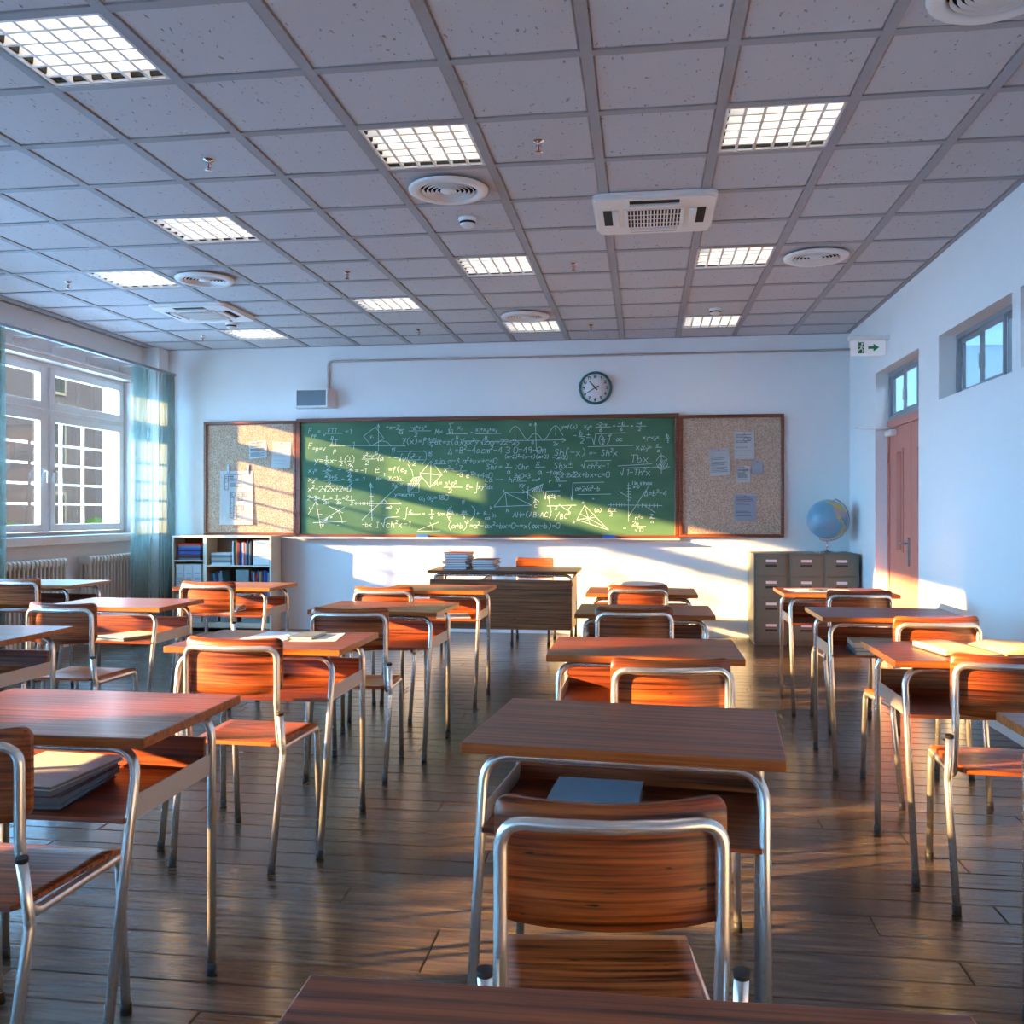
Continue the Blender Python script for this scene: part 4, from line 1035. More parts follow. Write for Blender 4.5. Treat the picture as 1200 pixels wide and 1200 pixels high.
t = thing('wall_speaker', 'small boxy white loudspeaker with dark grille on the front wall', 'loudspeaker', (-3.735, YF, 2.545))
bm = bmesh.new()
prism(bm, [(-.205, -.17), (.175, -.17), (.235, 0), (-.235, 0)], 0.0, .215, fn=lambda a, b, c: (a, b, c)); link('cabinet', bm, 'white_plastic', t)
link('grille', B(-.185, .158, -.174, -.168, .02, .195), 'speaker_grille', t)
bm = bmesh.new(); box(bm, -.205, .175, -.178, -.17, 0, .016); box(bm, -.205, .175, -.178, -.17, .199, .215); box(bm, -.205, -.189, -.178, -.17, .016, .199); box(bm, .161, .175, -.178, -.17, .016, .199)
link('bezel', bm, 'white', t)
bm = bmesh.new(); tube(bm, fillet([(-3.60, YF - .022, 2.765), (-3.60, YF - .022, 3.085), (XR, YF - .022, 3.085)], .05), .013, 10)
tag(link('conduit_pipe', bm, 'plate'), 'thin grey conduit running along the top of the front wall down to the speaker', 'conduit')

# ------------------------------------------------------------------ desks and chairs
TH = .80
def desk_proto():
    t = thing('school_desk', 'x', 'desk')
    W2, D = .378, .56
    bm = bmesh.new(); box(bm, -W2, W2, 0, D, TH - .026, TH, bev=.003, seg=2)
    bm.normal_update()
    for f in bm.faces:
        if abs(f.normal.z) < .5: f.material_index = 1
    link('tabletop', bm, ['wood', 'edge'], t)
    zt = TH - .026 - .013; lx = .332; r = .0128
    for nm, pts, cr in (('front_frame', [(-lx, -.10, .028), (-lx, .055, zt), (lx, .055, zt), (lx, -.10, .028)], [.075, .075]),
                        ('rear_frame', [(-lx, .46, .028), (-lx, .46, zt), (lx, .46, zt), (lx, .46, .028)], [.075, .075])):
        bm = bmesh.new(); tube(bm, fillet(pts, cr, 8), r, 16); fo = link(nm, bm, 'steel', t)
        for sx in (-1, 1):
            bm = bmesh.new(); yy = pts[0][1]
            dy = 0 if yy > 0 else -.006
            tube(bm, [(sx * lx, yy + dy, 0), (sx * lx, yy + dy * .1, .032)], .0155, 14); link('foot_cap', bm, 'rubber', fo)
    for sx in (-1, 1):
        x = sx * (lx - .004)
        bm = bmesh.new(); box(bm, x - .002, x + .002, .035, .455, .585, .645, bev=.0008); link('side_plate', bm, 'plate', t)
    # bent plywood shelf with upright back
    bm = bmesh.new()
    xo = lx - .008
    prof = [(.0, .588), (.40, .588), (.425, .596), (.437, .615), (.44, .70), (.428, .70), (.425, .622), (.415, .606), (.395, .600), (.0, .600)]
    prism(bm, prof, -xo, xo, fn=lambda a, b, c: (c, a, b)); link('book_shelf', bm, 'wood', t)
    return t

def chair_proto():
    t = thing('school_chair', 'x', 'chair')
    hx = .188; r = .0128; zt = .83
    # continuous frame: front leg - seat rail - back upright - top bar and mirrored
    half = [(hx, .435, .028), (hx, .405, .437), (hx, .03, .437), (hx, 0.0, .62), (hx, .0, zt)]
    top = [(hx - .04, -.008, zt), (0, -.028, zt), (-hx + .04, -.008, zt)]
    rad = [.035, .05, .2, .055, 0, 0, 0, .055, .2, .05, .035]
    pts = half + [(hx * .5, -.024, zt), (0, -.033, zt), (-hx * .5, -.024, zt)] + [(-x, y, z) for x, y, z in half[::-1]]
    bm = bmesh.new(); tube(bm, fillet(pts, rad, 8), r, 16); fo = link('frame', bm, 'steel', t)
    for sx in (-1, 1):
        bm = bmesh.new(); tube(bm, [(sx * hx, .437, 0), (sx * hx, .435, .032)], .0155, 14); link('foot_cap', bm, 'rubber', fo)
        x = sx * (hx + .0255)
        bm = bmesh.new(); tube(bm, fillet([(x - sx * .012, -.075, .028), (x, .0, .43), (x, -.028, .585)], .06, 6), r, 16); lg = link('rear_leg', bm, 'steel', t)
        bm = bmesh.new(); tube(bm, [(x, -.0275, .582), (x, -.0285, .592)], .0142, 14); link('end_cap', bm, 'rubber', lg)
        bm = bmesh.new(); tube(bm, [(x - sx * .012, -.08, 0), (x - sx * .012, -.075, .032)], .0155, 14); link('foot_cap', bm, 'rubber', lg)
    # seat: slightly dished with a waterfall front
    bm = bmesh.new(); nx, ny = 12, 14; th = .012
    w0, w1 = .172, .195
    def seat(s, v):
        w = w0 + (w1 - w0) * v
        corner = 0
        if v > .9: corner = (v - .9) / .1
        if v < .08: corner = (.08 - v) / .08
        w *= 1 - .09 * corner ** 2
        x = s * w; yv = .01 + .425 * v
        z = .4515 - .010 * math.sin(math.pi * min(v / .9, 1)) * (1 - s * s) * .6
        if v > .82: z -= .022 * ((v - .82) / .18) ** 2
        return x, yv, z
    up = [[bm.verts.new((*seat(-1 + 2 * i / nx, j / ny)[:2], seat(-1 + 2 * i / nx, j / ny)[2] + th)) for i in range(nx + 1)] for j in range(ny + 1)]
    dn = [[bm.verts.new(seat(-1 + 2 * i / nx, j / ny)) for i in range(nx + 1)] for j in range(ny + 1)]
    for j in range(ny):
        for i in range(nx):
            f = bm.faces.new((up[j][i], up[j][i + 1], up[j + 1][i + 1], up[j + 1][i])); f.smooth = True
            f = bm.faces.new((dn[j][i], dn[j + 1][i], dn[j + 1][i + 1], dn[j][i + 1])); f.smooth = True
    for j in range(ny):
        bm.faces.new((up[j][0], up[j + 1][0], dn[j + 1][0], dn[j][0])); bm.faces.new((up[j][nx], dn[j][nx], dn[j + 1][nx], up[j + 1][nx]))
    for i in range(nx):
        bm.faces.new((up[0][i], dn[0][i], dn[0][i + 1], up[0][i + 1])); bm.faces.new((up[ny][i], up[ny][i + 1], dn[ny][i + 1], dn[ny][i]))
    link('seat', bm, 'chair_wood', t)
    # backrest: curved panel on the sitter's side of the tube, rounded corners
    bm = bmesh.new(); th = .011; n = 32; hw = .2; z0, z1 = .658, .872
    def ycur(x): return .022 - .036 * (1 - (x / hw) ** 2)
    out_f, out_b = [], []
    cols_f, cols_b = [], []
    for i in range(n + 1):
        x = hw * math.sin((-1 + 2 * i / n) * math.pi / 2)
        e = hw - abs(x); rc = .030
        cut = rc - math.sqrt(max(rc * rc - (rc - e) ** 2, 0)) if e < rc else 0
        cols_f.append([]); cols_b.append([])
        for k in range(7):
            z = (z0 + cut) + (z1 - z0 - 2 * cut) * k / 6
            zz = z - .010 * (1 - (x / hw) ** 2)
            cols_f[-1].append(bm.verts.new((x, ycur(x), zz))); cols_b[-1].append(bm.verts.new((x, ycur(x) + th, zz)))
    for i in range(n):
        for k in range(6):
            f = bm.faces.new((cols_f[i][k], cols_f[i + 1][k], cols_f[i + 1][k + 1], cols_f[i][k + 1])); f.smooth = True
            f = bm.faces.new((cols_b[i][k], cols_b[i][k + 1], cols_b[i + 1][k + 1], cols_b[i + 1][k])); f.smooth = True
        bm.faces.new((cols_f[i][0], cols_b[i][0], cols_b[i + 1][0], cols_f[i + 1][0])); bm.faces.new((cols_f[i][6], cols_f[i + 1][6], cols_b[i + 1][6], cols_b[i][6]))
    for i in (0, n):
        for k in range(6):
            q = (cols_f[i][k], cols_f[i][k + 1], cols_b[i][k + 1], cols_b[i][k])
            bm.faces.new(q if i == 0 else q[::-1])
    link('backrest', bm, 'back_wood', t)
    return t

DESKS = [
 (-.01, .53, 1.0, 'school desk at the very bottom of the view, only its reddish wooden top visible'),
 (-.062, 2.185, -5.0, 'large front desk in the middle with a blue-grey book on its shelf'),
 (0.0, 3.62, 0.0, 'second full desk in the middle column, straight behind the front middle desk'),
 (0.0, 5.12, 0.0, 'third desk in the middle column, wider seen than the one behind, against the sunlit wall'),
 (-.02, 6.40, 0.0, 'farthest desk of the middle column, topmost before the sunlit wall'),
 (-1.592, 2.15, 0.0, 'big left foreground desk with a stack of folders on its shelf'),
 (-1.59, 3.64, 0.0, 'desk left of centre with white sheets and a dark notebook on top'),
 (-1.515, 5.10, -1.5, 'empty-topped desk behind the one with the dark notebook, brown top in shade'),
 (-1.49, 6.49, 0.0, 'desk just in front of the teacher desk with papers on its shelf'),
 (1.345, 2.21, 0.0, 'desk cut off by the right border, nearest on the right side'),
 (1.305, 3.67, 0.0, 'right desk with an open book lying on top'),
 (1.31, 5.135, 0.0, 'orange-lit desk behind the one with the open book'),
 (1.32, 6.57, 0.0, 'farthest right desk with papers on top, in front of the filing cabinets'),
 (-3.12, 3.66, 0.0, 'desk cut off by the left border, middle height, bluish shine on top'),
 (-3.16, 5.10, 0.0, 'left desk with a dark folder lying on its shelf'),
 (-3.08, 6.52, 0.0, 'desk in front of the bookshelf'),
 (-4.68, 6.56, 0.0, 'farthest left desk, beside the radiators'),
]
dp = desk_proto()
for k, (x, y, r, lb) in enumerate(DESKS):
    o = dp if k == 0 else copy_tree(dp)
    o.location = (x, y, 0); o.rotation_euler = (0, 0, R(r)); o['label'] = lb; o['group'] = 'pupils desks'
CHAIRS = [
 (-.055, 1.60, 7, 'large front chair in the middle, seen from behind, curved wooden back'),
 (.09, 3.16, 7, 'second chair of the middle column, standing off centre to the right of its desk'),
 (-.05, 4.85, 4, 'third chair of the middle column, pushed under the third middle desk'),
 (-.04, 6.32, 3, 'farthest chair of the middle column, small and dark against the last middle desk'),
 (-1.575, 1.93, 0, 'chair cut off at the lower left border'),
 (-1.585, 3.45, -2, 'orange-lit chair at the desk with the dark notebook'),
 (-1.49, 4.62, 4, 'chair left of centre, between the notebook desk and the shaded brown desk'),
 (-1.69, 5.95, 0, 'small chair with a bright glint, at the desk before the teacher desk'),
 (-3.10, 4.64, -2, 'dark chair at the left desk with the folder on its shelf'),
 (-3.04, 6.22, 0, 'orange-lit chair in front of the bookshelf'),
 (-4.60, 6.33, 0, 'dark chair at the left border, at the farthest left desk'),
 (1.25, 3.40, -5, 'chair at the desk with the open book, cut by the right border'),
 (1.355, 4.60, 8, 'dark-backed chair just behind the open book'),
 (1.33, 6.08, 4, 'farthest right chair, only its back peeking over the desk, near the cabinets'),
 (-1.155, 9.97, 180, 'chair behind the teacher desk, turned to face the class'),
]
cp = chair_proto()
for k, (x, y, r, lb) in enumerate(CHAIRS):
    o = cp if k == 0 else copy_tree(cp)
    o.location = (x, y, 0); o.rotation_euler = (0, 0, R(r)); o['label'] = lb; o['group'] = 'tubular steel school chairs'

# teacher desk
t = thing('teacher_desk', 'wide dark-wood teacher desk with modesty box before the blackboard', 'desk', (-1.335, 8.74, 0))
link('tabletop', B(-.715, .715, 0, .68, TH - .028, TH, bev=.003), 'dark_wood', t)
bm = bmesh.new(); tube(bm, fillet([(-.66, .05, .66), (-.66, .05, .757), (.66, .05, .757), (.66, .05, .66)], .06), .013, 14)
link('front_frame', bm, 'steel', t)
bm = bmesh.new(); tube(bm, fillet([(-.66, .60, .028), (-.66, .60, .757), (.66, .60, .757), (.66, .60, .028)], .06), .013, 14); fr = link('rear_frame', bm, 'steel', t)
for sx in (-1, 1):
    bm = bmesh.new(); tube(bm, [(sx * .66, .60, 0), (sx * .66, .60, .032)], .0155, 12); link('foot_cap', bm, 'rubber', fr)
    bm = bmesh.new(); tube(bm, [(sx * .64, .30, 0), (sx * .64, .30, .66)], .013, 12); link('leg', bm, 'steel', t)
link('modesty_panel', B(-.695, .665, .03, .05, .245, .715, bev=.002), 'dark_wood', t)
for xx, nm in ((-.695, 'side_panel'), (.645, 'side_panel'), (-.20, 'partition')):
    bm = bmesh.new(); prism(bm, [(.05, .245), (.58, .245), (.58, .735), (.05, .715)], xx, xx + .02, fn=lambda a, b, c: (c, a, b)); link(nm, bm, 'dark_wood', t)
link('bottom_shelf', B(-.675, .645, .05, .56, .25, .268), 'dark_wood', t)

def flat_stack(cx, cy, z, items, w, d, label, cat, name, group, rz=0, seed=2):
    rnd = random.Random(seed)
    for k, (mat, h, desc) in enumerate(items):
        dx, dy = rnd.uniform(-.012, .012), rnd.uniform(-.01, .01)
        t = thing(name, desc, cat, (cx + dx, cy + dy, z), rz + rnd.uniform(-.08, .08), group)
        ct = min(.004, h * .25)
        link('page_block', B(-w + .004, w - .003, -d + .004, d - .004, ct, h - ct), 'paper', t)
        bm = bmesh.new(); box(bm, -w, w, -d, d, 0, ct); box(bm, -w, w, -d, d, h - ct, h); box(bm, -w, -w + .003, -d, d, ct, h - ct)
        link('cover', bm, mat, t)
        z += h + .0006
    return z
ordn = ['bottom', 'second from bottom', 'third from bottom', 'fourth from bottom', 'fifth from bottom', 'sixth from bottom', 'top']
def exercise(n, cols, where):
    return [(cols[k % len(cols)], .0158, 'exercise book in the %s stack on the teacher desk, %s' % (where, 'topmost' if k == n - 1 else 'lowest' if k == 0 else 'number %d up' % (k + 1))) for k in range(n)]
flat_stack(-1.80, 9.03, TH + .0005, exercise(10, ['maroon', 'offwhite', 'slate', 'pale', 'red'], 'taller left'), .115, .16, '', 'book', 'exercise_book', 'left stack on the teacher desk', seed=4)
flat_stack(-1.53, 9.03, TH + .0005, exercise(6, ['slate', 'pale', 'maroon'], 'shorter right'), .11, .16, '', 'book', 'exercise_book', 'right stack on the teacher desk', seed=5)

# ------------------------------------------------------------------ things on and in the pupils desks
def book(x, y, z, w, d, h, mat, rz, label, page='paper', name='book', group=None, spine='x'):
    t = thing(name, label, 'book' if name == 'book' else name.split('_')[-1], (x, y, z), R(rz), group)
    ct = .002
    link('page_block', B(-w + .003, w - .004, -d + .004, d - .004, ct, h - ct), 'slate' if name == 'folder' else page, t)
    bm = bmesh.new(); box(bm, -w, w, -d, d, 0, ct); box(bm, -w, w, -d, d, h - ct, h); box(bm, -w, -w + .0025, -d, d, ct, h - ct)
    link('cover', bm, mat, t)
    return t
SH = .6005
book(-.125, 2.44, SH, .115, .125, .028, 'bluegrey', -4, 'blue-grey closed book on the shelf of the front middle desk')
zz = SH
for k, (m_, h, lb) in enumerate((('charcoal', .016, 'charcoal folder at the bottom of the stack in the left foreground desk'), ('slate', .018, 'slate grey folder, second from bottom in the left foreground desk'),
                                 ('maroon', .018, 'dark red folder, second from top in the left foreground desk'), ('pale', .012, 'pale folder catching light on top of the stack in the left foreground desk'))):
    book(-1.60 + .01 * (k % 2), 2.33, zz, .125, .155, h, m_, 6 - 3 * k, lb, name='folder'); zz += h + .0006
book(-3.09, 5.27, SH, .12, .15, .012, 'navy', -12, 'dark folder at the bottom on the shelf of the left desk', name='folder')
book(-3.07, 5.29, SH + .0126, .11, .14, .005, 'offwhite', -22, 'light papers lying on the dark folder in the left desk shelf', name='notebook')
book(-1.37, 6.66, SH, .12, .15, .006, 'offwhite', 14, 'white papers on the shelf of the desk before the teacher desk', name='notebook')
for k, (m_, h) in enumerate((('slate', .016), ('teal', .014), ('slate', .012))):
    book(-3.11, 6.79, SH + sum((.0166, .0146)[:k]), .075, .09, h, m_, 5 * k, 'small %s book on the shelf of the desk before the bookshelf' % ('grey bottom', 'teal middle', 'grey top')[k], group='books in the desk before the bookshelf')
for k, (m_, h) in enumerate((('teal', .020), ('slate', .018), ('cream_paper', .026))):
    book(1.23, 5.26, SH + sum((.0206, .0186)[:k]), .13, .11, h, m_, 2 - 3 * k, '%s book in the shelf stack of the orange-lit right desk' % ('teal bottom', 'grey middle', 'cream topmost')[k], group='books in the shelf of the orange-lit desk', page='cream_paper')

def sheet(x, y, z, w, d, rz, label, mat='paper', group=None):
    bm = bmesh.new(); box(bm, -w, w, -d, d, 0, .0012)
    o = link('paper_sheet', bm, mat, loc=(x, y, z)); o.rotation_euler = (0, 0, R(rz)); tag(o, label, 'paper', group); return o
TT = TH + .0006
sheet(-1.63, 4.005, TT, .105, .13, -6, 'white paper sheet, left one on the desk with the dark notebook')
sheet(-1.43, 3.995, TT, .10, .13, 9, 'white paper sheet lying under the dark notebook')
book(-1.475, 3.99, TT + .0015, .055, .085, .012, 'slate', -3, 'small dark slate notebook on the white sheets', name='notebook')
bm = bmesh.new(); tube(bm, fillet([(-.03, 0, 0), (.03, .01, 0), (.03, .02, 0), (-.02, .012, 0), (-.02, .005, 0)], .004), .0016, 8)
o = link('paper_clip', bm, 'chrome', loc=(-1.565, 4.02, TT + .003)); tag(o, 'little shiny clip on the white sheets beside the dark notebook', 'clip')
sheet(1.12, 6.86, TT, .10, .14, 10, 'left pale sheet on the farthest right desk', 'offwhite')
sheet(1.34, 6.86, TT, .09, .13, -8, 'right pale sheet on the farthest right desk', 'offwhite')
bm = bmesh.new(); tube(bm, [(-.07, 0, 0), (.06, .01, 0)], .004, 8); o = link('pen', bm, 'charcoal', loc=(1.22, 6.86, TT + .0055)); tag(o, 'dark pen lying across the pale sheets on the farthest right desk', 'pen')

# open book
t = thing('open_book', 'open book with blank cream pages and black cover on the right desk', 'book', (1.345, 3.985, TT), R(10))
bm = bmesh.new(); box(bm, -.236, .236, -.156, .150, 0, .003); link('cover', bm, 'charcoal', t)
def pages(sx):
    bm = bmesh.new(); n = 12; up = []; dn = []
    for i in range(n + 1):
        s = i / n; x = sx * (.004 + .218 * s)
        z = .003 + .026 * (math.sin(min(s * 3.2, math.pi / 2))) * (1 - .35 * s) + .001
        up.append([bm.verts.new((x, yv, z)) for yv in (-.14, .14)]); dn.append([bm.verts.new((x, yv, .0032)) for yv in (-.14, .14)])
    fs = []
    for i in range(n):
        f = bm.faces.new((up[i][0], up[i + 1][0], up[i + 1][1], up[i][1])); f.smooth = True; fs.append(f)
        fs.append(bm.faces.new((dn[i][0], dn[i][1], dn[i + 1][1], dn[i + 1][0])))
        fs.append(bm.faces.new((up[i][0], dn[i][0], dn[i + 1][0], up[i + 1][0]))); fs.append(bm.faces.new((up[i][1], up[i + 1][1], dn[i + 1][1], dn[i][1])))
    fs.append(bm.faces.new((up[0][0], up[0][1], dn[0][1], dn[0][0]))); fs.append(bm.faces.new((up[n][0], dn[n][0], dn[n][1], up[n][1])))
    bmesh.ops.recalc_face_normals(bm, faces=fs)
    return bm
link('page_block', pages(-1), 'cream_paper', t); link('page_block', pages(1), 'cream_paper', t)
bm = bmesh.new(); tube(bm, [(0, -.15, .006), (.004, -.165, .004)], .0035, 8); link('ribbon_mark', bm, 'ochre', t)

# ------------------------------------------------------------------ filing cabinets and globe
YCF = 9.80
for c in range(3):
    x0 = 1.105 + .345 * c
    t = thing('filing_cabinet', ('left filing cabinet, sun on its side', 'middle filing cabinet carrying the globe stand', 'right filing cabinet beside the door wall')[c] + ', grey-green with four drawers', 'filing cabinet', (x0 + .171, YCF, 0), group='grey-green filing cabinets')
    hw = .171
    bm = bmesh.new(); box(bm, -hw, hw, .012, .60, .03, .935, bev=.004); box(bm, -hw + .01, hw - .01, .04, .58, 0, .03); link('body', bm, 'cabinet', t)
    for k in range(4):
        z0 = .055 + .218 * k; z1 = z0 + .205
        dr = link('drawer', B(-hw + .026, hw - .026, -.004, .0125, z0, z1, bev=.003), 'cabinet', t)
        link('label_holder', B(-.052, .052, -.009, -.0045, z1 - .068, z1 - .042, bev=.001), 'tag', dr)
        bm = bmesh.new(); box(bm, -.058, .058, -.0052, -.0042, z1 - .115, z1 - .088); link('finger_slot', bm, 'cabinet_dark', dr)
        bm = bmesh.new(); box(bm, -.058, .058, -.018, -.0045, z1 - .092, z1 - .086); link('pull', bm, 'cabinet', dr)
t = thing('globe', 'blue desk globe on a chrome stand on top of the filing cabinets', 'globe', (1.875, 10.08, .9355))
t.rotation_euler = (0, 0, 0)
bm = bmesh.new(); lathe(bm, [(.002, 0), (.135, 0), (.132, .006), (.03, .02), (.012, .03), (.002, .032)], 36); link('base', bm, 'chrome', t)
bm = bmesh.new(); tube(bm, [(0, 0, .03), (0, 0, .115)], .007, 10); box(bm, -.012, .012, -.012, .012, .03, .055, bev=.003); link('stem', bm, 'chrome', t)
RG = .205; CZ = .345; TL = R(20)
gc = Vector((0, 0, CZ))
bm = bmesh.new()
pts = []
for k in range(33):
    a = R(90 - 20 - 180 * k / 32)     # pole to pole on the right side, tilted
    pts.append((math.cos(a) * (RG + .018), 0, CZ + math.sin(a) * (RG + .018)))
tube(bm, pts, .0075, 8); 
for e in (0, 32):
    q = Vector(pts[e]); tube(bm, [tuple(q), tuple(gc + (q - gc) * ((RG - .004) / (RG + .018)))], .006, 8)
link('meridian_arm', bm, 'chrome', t)
LAND = {
 'n_america': (1, [(-168, 66), (-165, 60), (-150, 60), (-135, 58), (-125, 48), (-124, 40), (-117, 32), (-110, 23), (-105, 20), (-95, 16), (-83, 9), (-78, 9), (-83, 15), (-88, 21), (-97, 22), (-97, 28), (-82, 30), (-80, 26), (-76, 35), (-66, 45), (-56, 52), (-78, 60), (-90, 60), (-85, 68), (-110, 72), (-130, 70), (-156, 71)]),
 's_america': (1, [(-78, 8), (-80, -3), (-76, -14), (-70, -20), (-73, -38), (-75, -50), (-68, -55), (-58, -38), (-48, -28), (-38, -12), (-35, -6), (-50, 0), (-60, 8), (-72, 12)]),
 'asia': (2, [(180, 70), (178, 63), (163, 60), (156, 52), (143, 59), (135, 54), (140, 47), (130, 42), (127, 35), (121, 39), (121, 30), (115, 22), (108, 20), (109, 12), (104, 2), (98, 10), (90, 22), (80, 14), (76, 9), (70, 21), (60, 26), (45, 14), (36, 32), (30, 42), (40, 48), (40, 66), (70, 72), (110, 75), (150, 71)]),
 'ussr_e': (2, [(-180, 70), (-170, 66), (-175, 63), (-180, 63)]),
 'australia': (3, [(114, -22), (115, -34), (130, -32), (138, -35), (147, -39), (153, -30), (146, -18), (142, -11), (136, -12), (130, -12), (122, -18)]),
 'nz': (3, [(167, -46), (173, -35), (178, -38), (174, -42)]), 'japan': (3, [(130, 31), (136, 34), (141, 36), (144, 44), (140, 43), (137, 37)]),
 'indonesia': (3, [(96, 4), (106, -6), (120, -9), (130, -4), (141, -9), (150, -10), (140, -2), (125, 2), (118, 6), (105, 0)]),
 'antarctica': (4, [(-180, -90), (-180, -74), (0, -70), (180, -74), (180, -90)])}
def pip(x, y, poly):
    c = False; n = len(poly); j = n - 1
    for i in range(n):
        xi, yi = poly[i]; xj, yj = poly[j]
        if (yi > y) != (yj > y) and x < (xj - xi) * (y - yi) / (yj - yi) + xi: c = not c
        j = i
    return c
bm = bmesh.new(); nu, nv = 128, 64
rot = Matrix.Rotation(TL, 3, 'Y')
rows = []
for j in range(nv + 1):
    la = R(-90 + 180 * j / nv)
    rows.append([bm.verts.new(rot @ (Vector((math.cos(la) * math.cos(2 * math.pi * i / nu), math.cos(la) * math.sin(2 * math.pi * i / nu), math.sin(la))) * RG) + gc) for i in range(nu)] )
for j in range(nv):
    for i in range(nu):
        if j == 0: vs = (rows[0][0], rows[1][(i + 1) % nu], rows[1][i])
        elif j == nv - 1: vs = (rows[j][i], rows[j][(i + 1) % nu], rows[nv][0])
        else: vs = (rows[j][i], rows[j][(i + 1) % nu], rows[j + 1][(i + 1) % nu], rows[j + 1][i])
        try: f = bm.faces.new(vs)
        except ValueError: continue
        f.smooth = True
        lon = (360 * (i + .5) / nu + 90 + -124) % 360
        if lon > 180: lon -= 360
        lat = min(89, -78 + 180 * (j + .5) / nv)
        lon += 3 * math.sin(lat * .9); lat += 2 * math.sin(lon * .7)
        for nm, (mi, poly) in LAND.items():
            if pip(lon, lat, poly):
                f.material_index = mi + (4 if nm == 'n_america' and lat < 50 and lat > 28 else 0)
                break
for j in (0, nv):
    for v in rows[j][1:]:
        if not v.link_faces: bm.verts.remove(v)
M['ocean'] = plain('globe_ocean', (0.16, 0.33, 0.45), 0.3, vary=.2, vscale=9)
for n_, c_ in dict(g1=(.62, .46, .12), g2=(.30, .45, .18), g3=(.55, .28, .2), g4=(.6, .6, .6), g5=(.5, .34, .36)).items(): M[n_] = plain('globe_land_' + n_, c_, .35)
link('sphere', bm, ['ocean', 'g1', 'g2', 'g3', 'g4', 'g5'], t)

# ------------------------------------------------------------------ bookshelf with its contents
X0, X1, Y0, Y1 = -5.345, -4.155, 10.08, 10.365
t = thing('bookshelf', 'low cream open bookshelf filled with books and binders under the left pinboard', 'bookshelf', ((X0 + X1) / 2, Y0, 0))
cx = (X0 + X1) / 2
def SX(u): return on_front(u, 600, Y0)[0]
def SZ(v, u=260): return on_front(u, v, Y0)[1]
xd = SX(240)
bm = bmesh.new()
th = .022
box(bm, X0 - cx, X1 - cx, 0, Y1 - Y0, 1.062, 1.085, bev=.002); box(bm, X0 - cx, X0 - cx + th, 0, Y1 - Y0, 0, 1.062); box(bm, X1 - cx - th, X1 - cx, 0, Y1 - Y0, 0, 1.062)
box(bm, xd - .02 - cx, xd + .02 - cx, 0, Y1 - Y0, .06, 1.062); box(bm, X0 - cx + th, X1 - cx - th, .02, Y1 - Y0, .04, .10)
link('carcass', bm, 'shelf_paint', t)
link('back_board', B(X0 - cx + th, X1 - cx - th, Y1 - Y0 - .01, Y1 - Y0, .10, 1.062), 'shelf_in', t)
LZ = [.805, .47]; RZ = [.752, .405]
for z in LZ: link('shelf', B(X0 - cx + th, xd - .02 - cx, .004, Y1 - Y0 - .01, z - .016, z), 'shelf_paint', t)
for z in RZ: link('shelf', B(xd + .02 - cx, X1 - cx - th, .004, Y1 - Y0 - .01, z - .016, z), 'shelf_paint', t)
yf = Y0 + .02
def fold_stack(x0, x1, z, mats, h, where, group):
    pos = {0: 'lowest'}
    n = len(mats)
    for k, m_ in enumerate(mats):
        c = random.uniform(-.008, .008)
        hh = h * random.uniform(.85, 1.1)
        nm = {0: 'lowest', n - 1: 'topmost'}.get(k, 'number %d up' % (k + 1))
        cat = 'folder'
        bm = bmesh.new(); box(bm, x0 + c, x1 + c, yf + random.uniform(0, .012), yf + .22, z, z + hh * .9, bev=.002)
        tag(link('folder', bm, m_), '%s folder, %s in the stack on the %s' % (m_.replace('charcoal', 'black').replace('royal', 'bright blue'), nm, where), cat, group)
        z += hh * .9 + .0008
fold_stack(SX(207), SX(233), LZ[0] + .0005, ['slate', 'charcoal', 'maroon', 'royal', 'charcoal', 'royal', 'slate', 'red'], .026, 'top left shelf compartment', 'folders stacked top left in the bookshelf')
fold_stack(SX(246), SX(269), RZ[0] + .0005, ['pale', 'slate', 'sage', 'slate', 'pale'], .032, 'wide upper shelf', 'folders stacked on the wide upper shelf')
def upright(x0, x1, z, zt, mats, where, group, lean=0):
    n = len(mats); w = (x1 - x0) / n
    for k, m_ in enumerate(mats):
        xa = x0 + w * k; hgt = (zt - z) * random.uniform(.86, 1)
        bm = bmesh.new(); box(bm, 0, w * .86, 0, .2, 0, hgt, bev=.0015)
        o = link('book', bm, m_, loc=(xa, yf + random.uniform(0, .015), z)); o.rotation_euler = (0, -lean, 0)
        if lean: o.location.z += math.sin(abs(lean)) * w * .86 if lean < 0 else 0
        nm = '%s book, %s standing on the %s' % (m_.replace('charcoal', 'black').replace('royal', 'bright blue'), 'leftmost' if k == 0 else 'rightmost' if k == n - 1 else 'number %d from the left' % (k + 1), where)
        tag(o, nm, 'book', group)
upright(SX(271), SX(294), RZ[0] + .0005, 1.035, ['pale', 'charcoal', 'ochre', 'red', 'charcoal', 'royal', 'pale', 'red', 'teal', 'navy', 'slate', 'charcoal'], 'wide upper shelf', 'upright books on the wide upper shelf')
upright(SX(293), SX(315), RZ[1] + .0005, .70, ['charcoal', 'slate', 'red', 'navy', 'ochre', 'charcoal', 'royal', 'navy', 'slate'], 'wide middle shelf, right end', 'upright books on the wide middle shelf')
upright(SX(248), SX(262), RZ[1] + .0005, .69, ['navy', 'teal', 'navy', 'slate', 'teal'], 'wide middle shelf, left end', 'leaning books on the wide middle shelf', lean=.10)
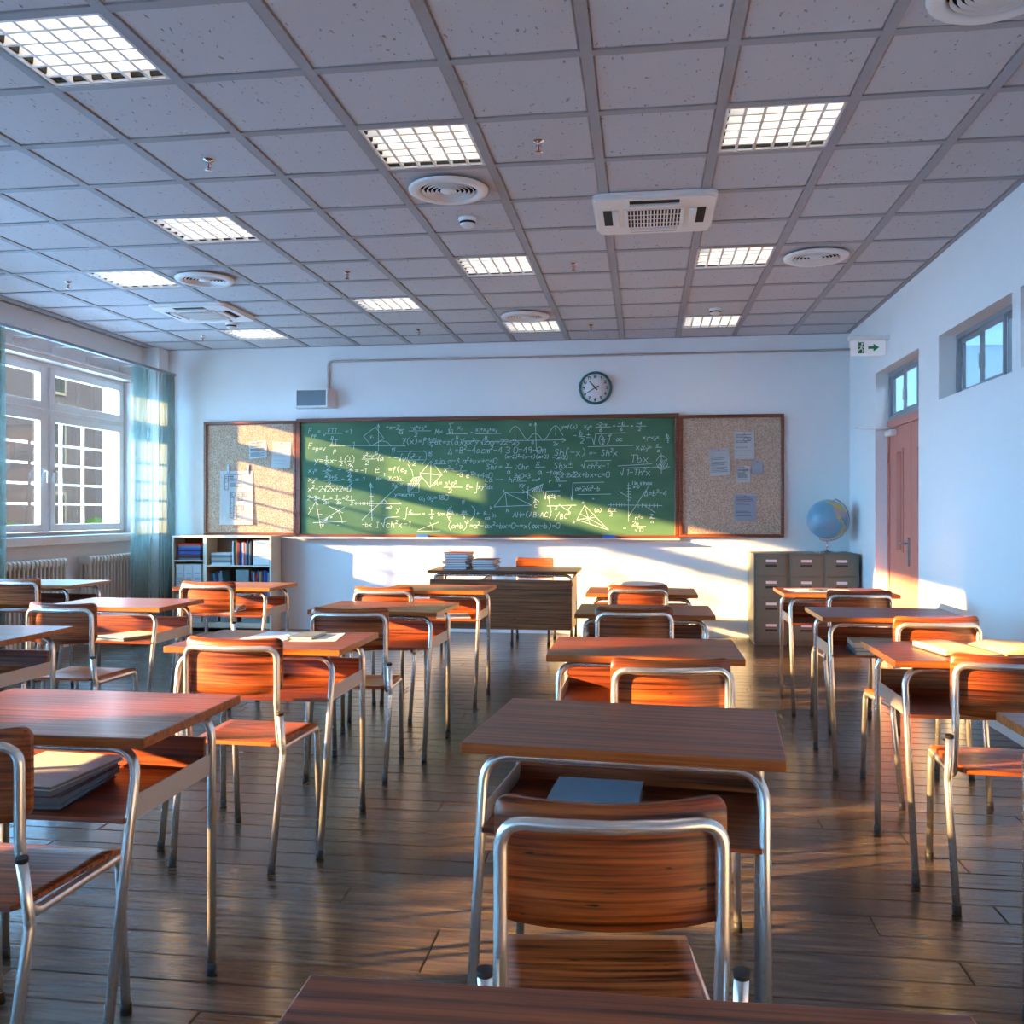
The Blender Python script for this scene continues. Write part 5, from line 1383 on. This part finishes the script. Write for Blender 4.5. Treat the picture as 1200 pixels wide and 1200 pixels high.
# drawer box, grey box, binders
t = thing('drawer_box', 'beige three-drawer desktop box at the right end of the upper bookshelf', 'drawer box', ((SX(295) + SX(315)) / 2, yf + .005, RZ[0] + .0005))
w = (SX(315) - SX(295)) / 2
link('casing', B(-w, w, .004, .22, 0, .285), 'boxgrey', t)
for k in range(3): link('drawer', B(-w + .006, w - .006, 0, .0045, .006 + .092 * k, .006 + .092 * k + .086, bev=.001), 'pale', t)
for (ua, ub, z, zt, lb, m_) in ((274, 291, RZ[1], .70, 'plain grey box file in the middle of the wide middle shelf', 'boxgrey'), (241.5, 254, .10, .38, 'dark box at the left of the lowest wide shelf', 'slate'), (256, 277, .10, .36, 'grey-green box in the middle of the lowest wide shelf', 'boxgrey'), (281, 314, .10, .36, 'wide grey-green box at the right of the lowest wide shelf', 'boxgrey')):
    bm = bmesh.new(); box(bm, SX(ua) + .012, SX(ub), yf, yf + .22, z + .0005, zt, bev=.003); tag(link('storage_box', bm, m_), lb, 'box')
def binders(x0, x1, z, zt, n, where, group):
    w = (x1 - x0) / n
    for k in range(n):
        t = thing('ring_binder', 'white ring binder, %s of three on the %s' % (('leftmost', 'middle', 'rightmost')[k], where), 'binder', (x0 + w * k, yf, z + .0005), group=group)
        link('binder_body', B(0.001, w - .003, 0, .22, 0, zt - z, bev=.003), 'offwhite', t)
        bm = bmesh.new()
        for q in range(5): box(bm, w * .2, w * .8, -.001, -.0001, .05 + q * .02, .054 + q * .02)
        box(bm, w * .15, w * .85, -.001, -.0001, (zt - z) * .62, (zt - z) * .635); link('spine_print', bm, 'slate', t)
binders(SX(205), SX(235), LZ[1], .76, 3, 'left middle compartment', 'white binders in the left middle compartment')
binders(SX(205), SX(235), .101, .41, 3, 'left bottom compartment', 'white binders in the left bottom compartment')

# ------------------------------------------------------------------ outside
struct(link('ground_outside', B(-90, -6.16, -60, 90, -1.3, -1.2), 'lawn'))
t = thing('building', 'pale stone building seen blurred through the windows across the yard', 'building', (-27, 34, -1.2))
link('walls', B(-6, 0, -14, 30, 0, 14), 'facade', t)
for k in range(7):
    for z in (1.2, 4.6, 8.0):
        yy = -12 + 5.6 * k
        wf = link('window', B(0, .08, yy, yy + 2.0, z, z + 2.3), 'facade_trim', t)
        link('pane', B(.08, .1, yy + .15, yy + 1.85, z + .15, z + 2.15), 'pane_dark', wf)
bm = bmesh.new()
rnd = random.Random(3)
for k in range(60):
    yy = 14 + k * .75; xx = -20 + rnd.uniform(-.5, .5); hh = rnd.uniform(.9, 1.4)
    bmesh.ops.create_icosphere(bm, subdivisions=2, radius=hh, matrix=Matrix.Translation((xx, yy, -1.2 + hh * .7)))
for v in bm.verts: v.co += Vector((rnd.uniform(-.1, .1), rnd.uniform(-.1, .1), rnd.uniform(-.1, .1)))
o = link('hedge', bm, 'hedge'); tag(o, 'low green hedge outside, seen through the lower window panes', 'hedge')
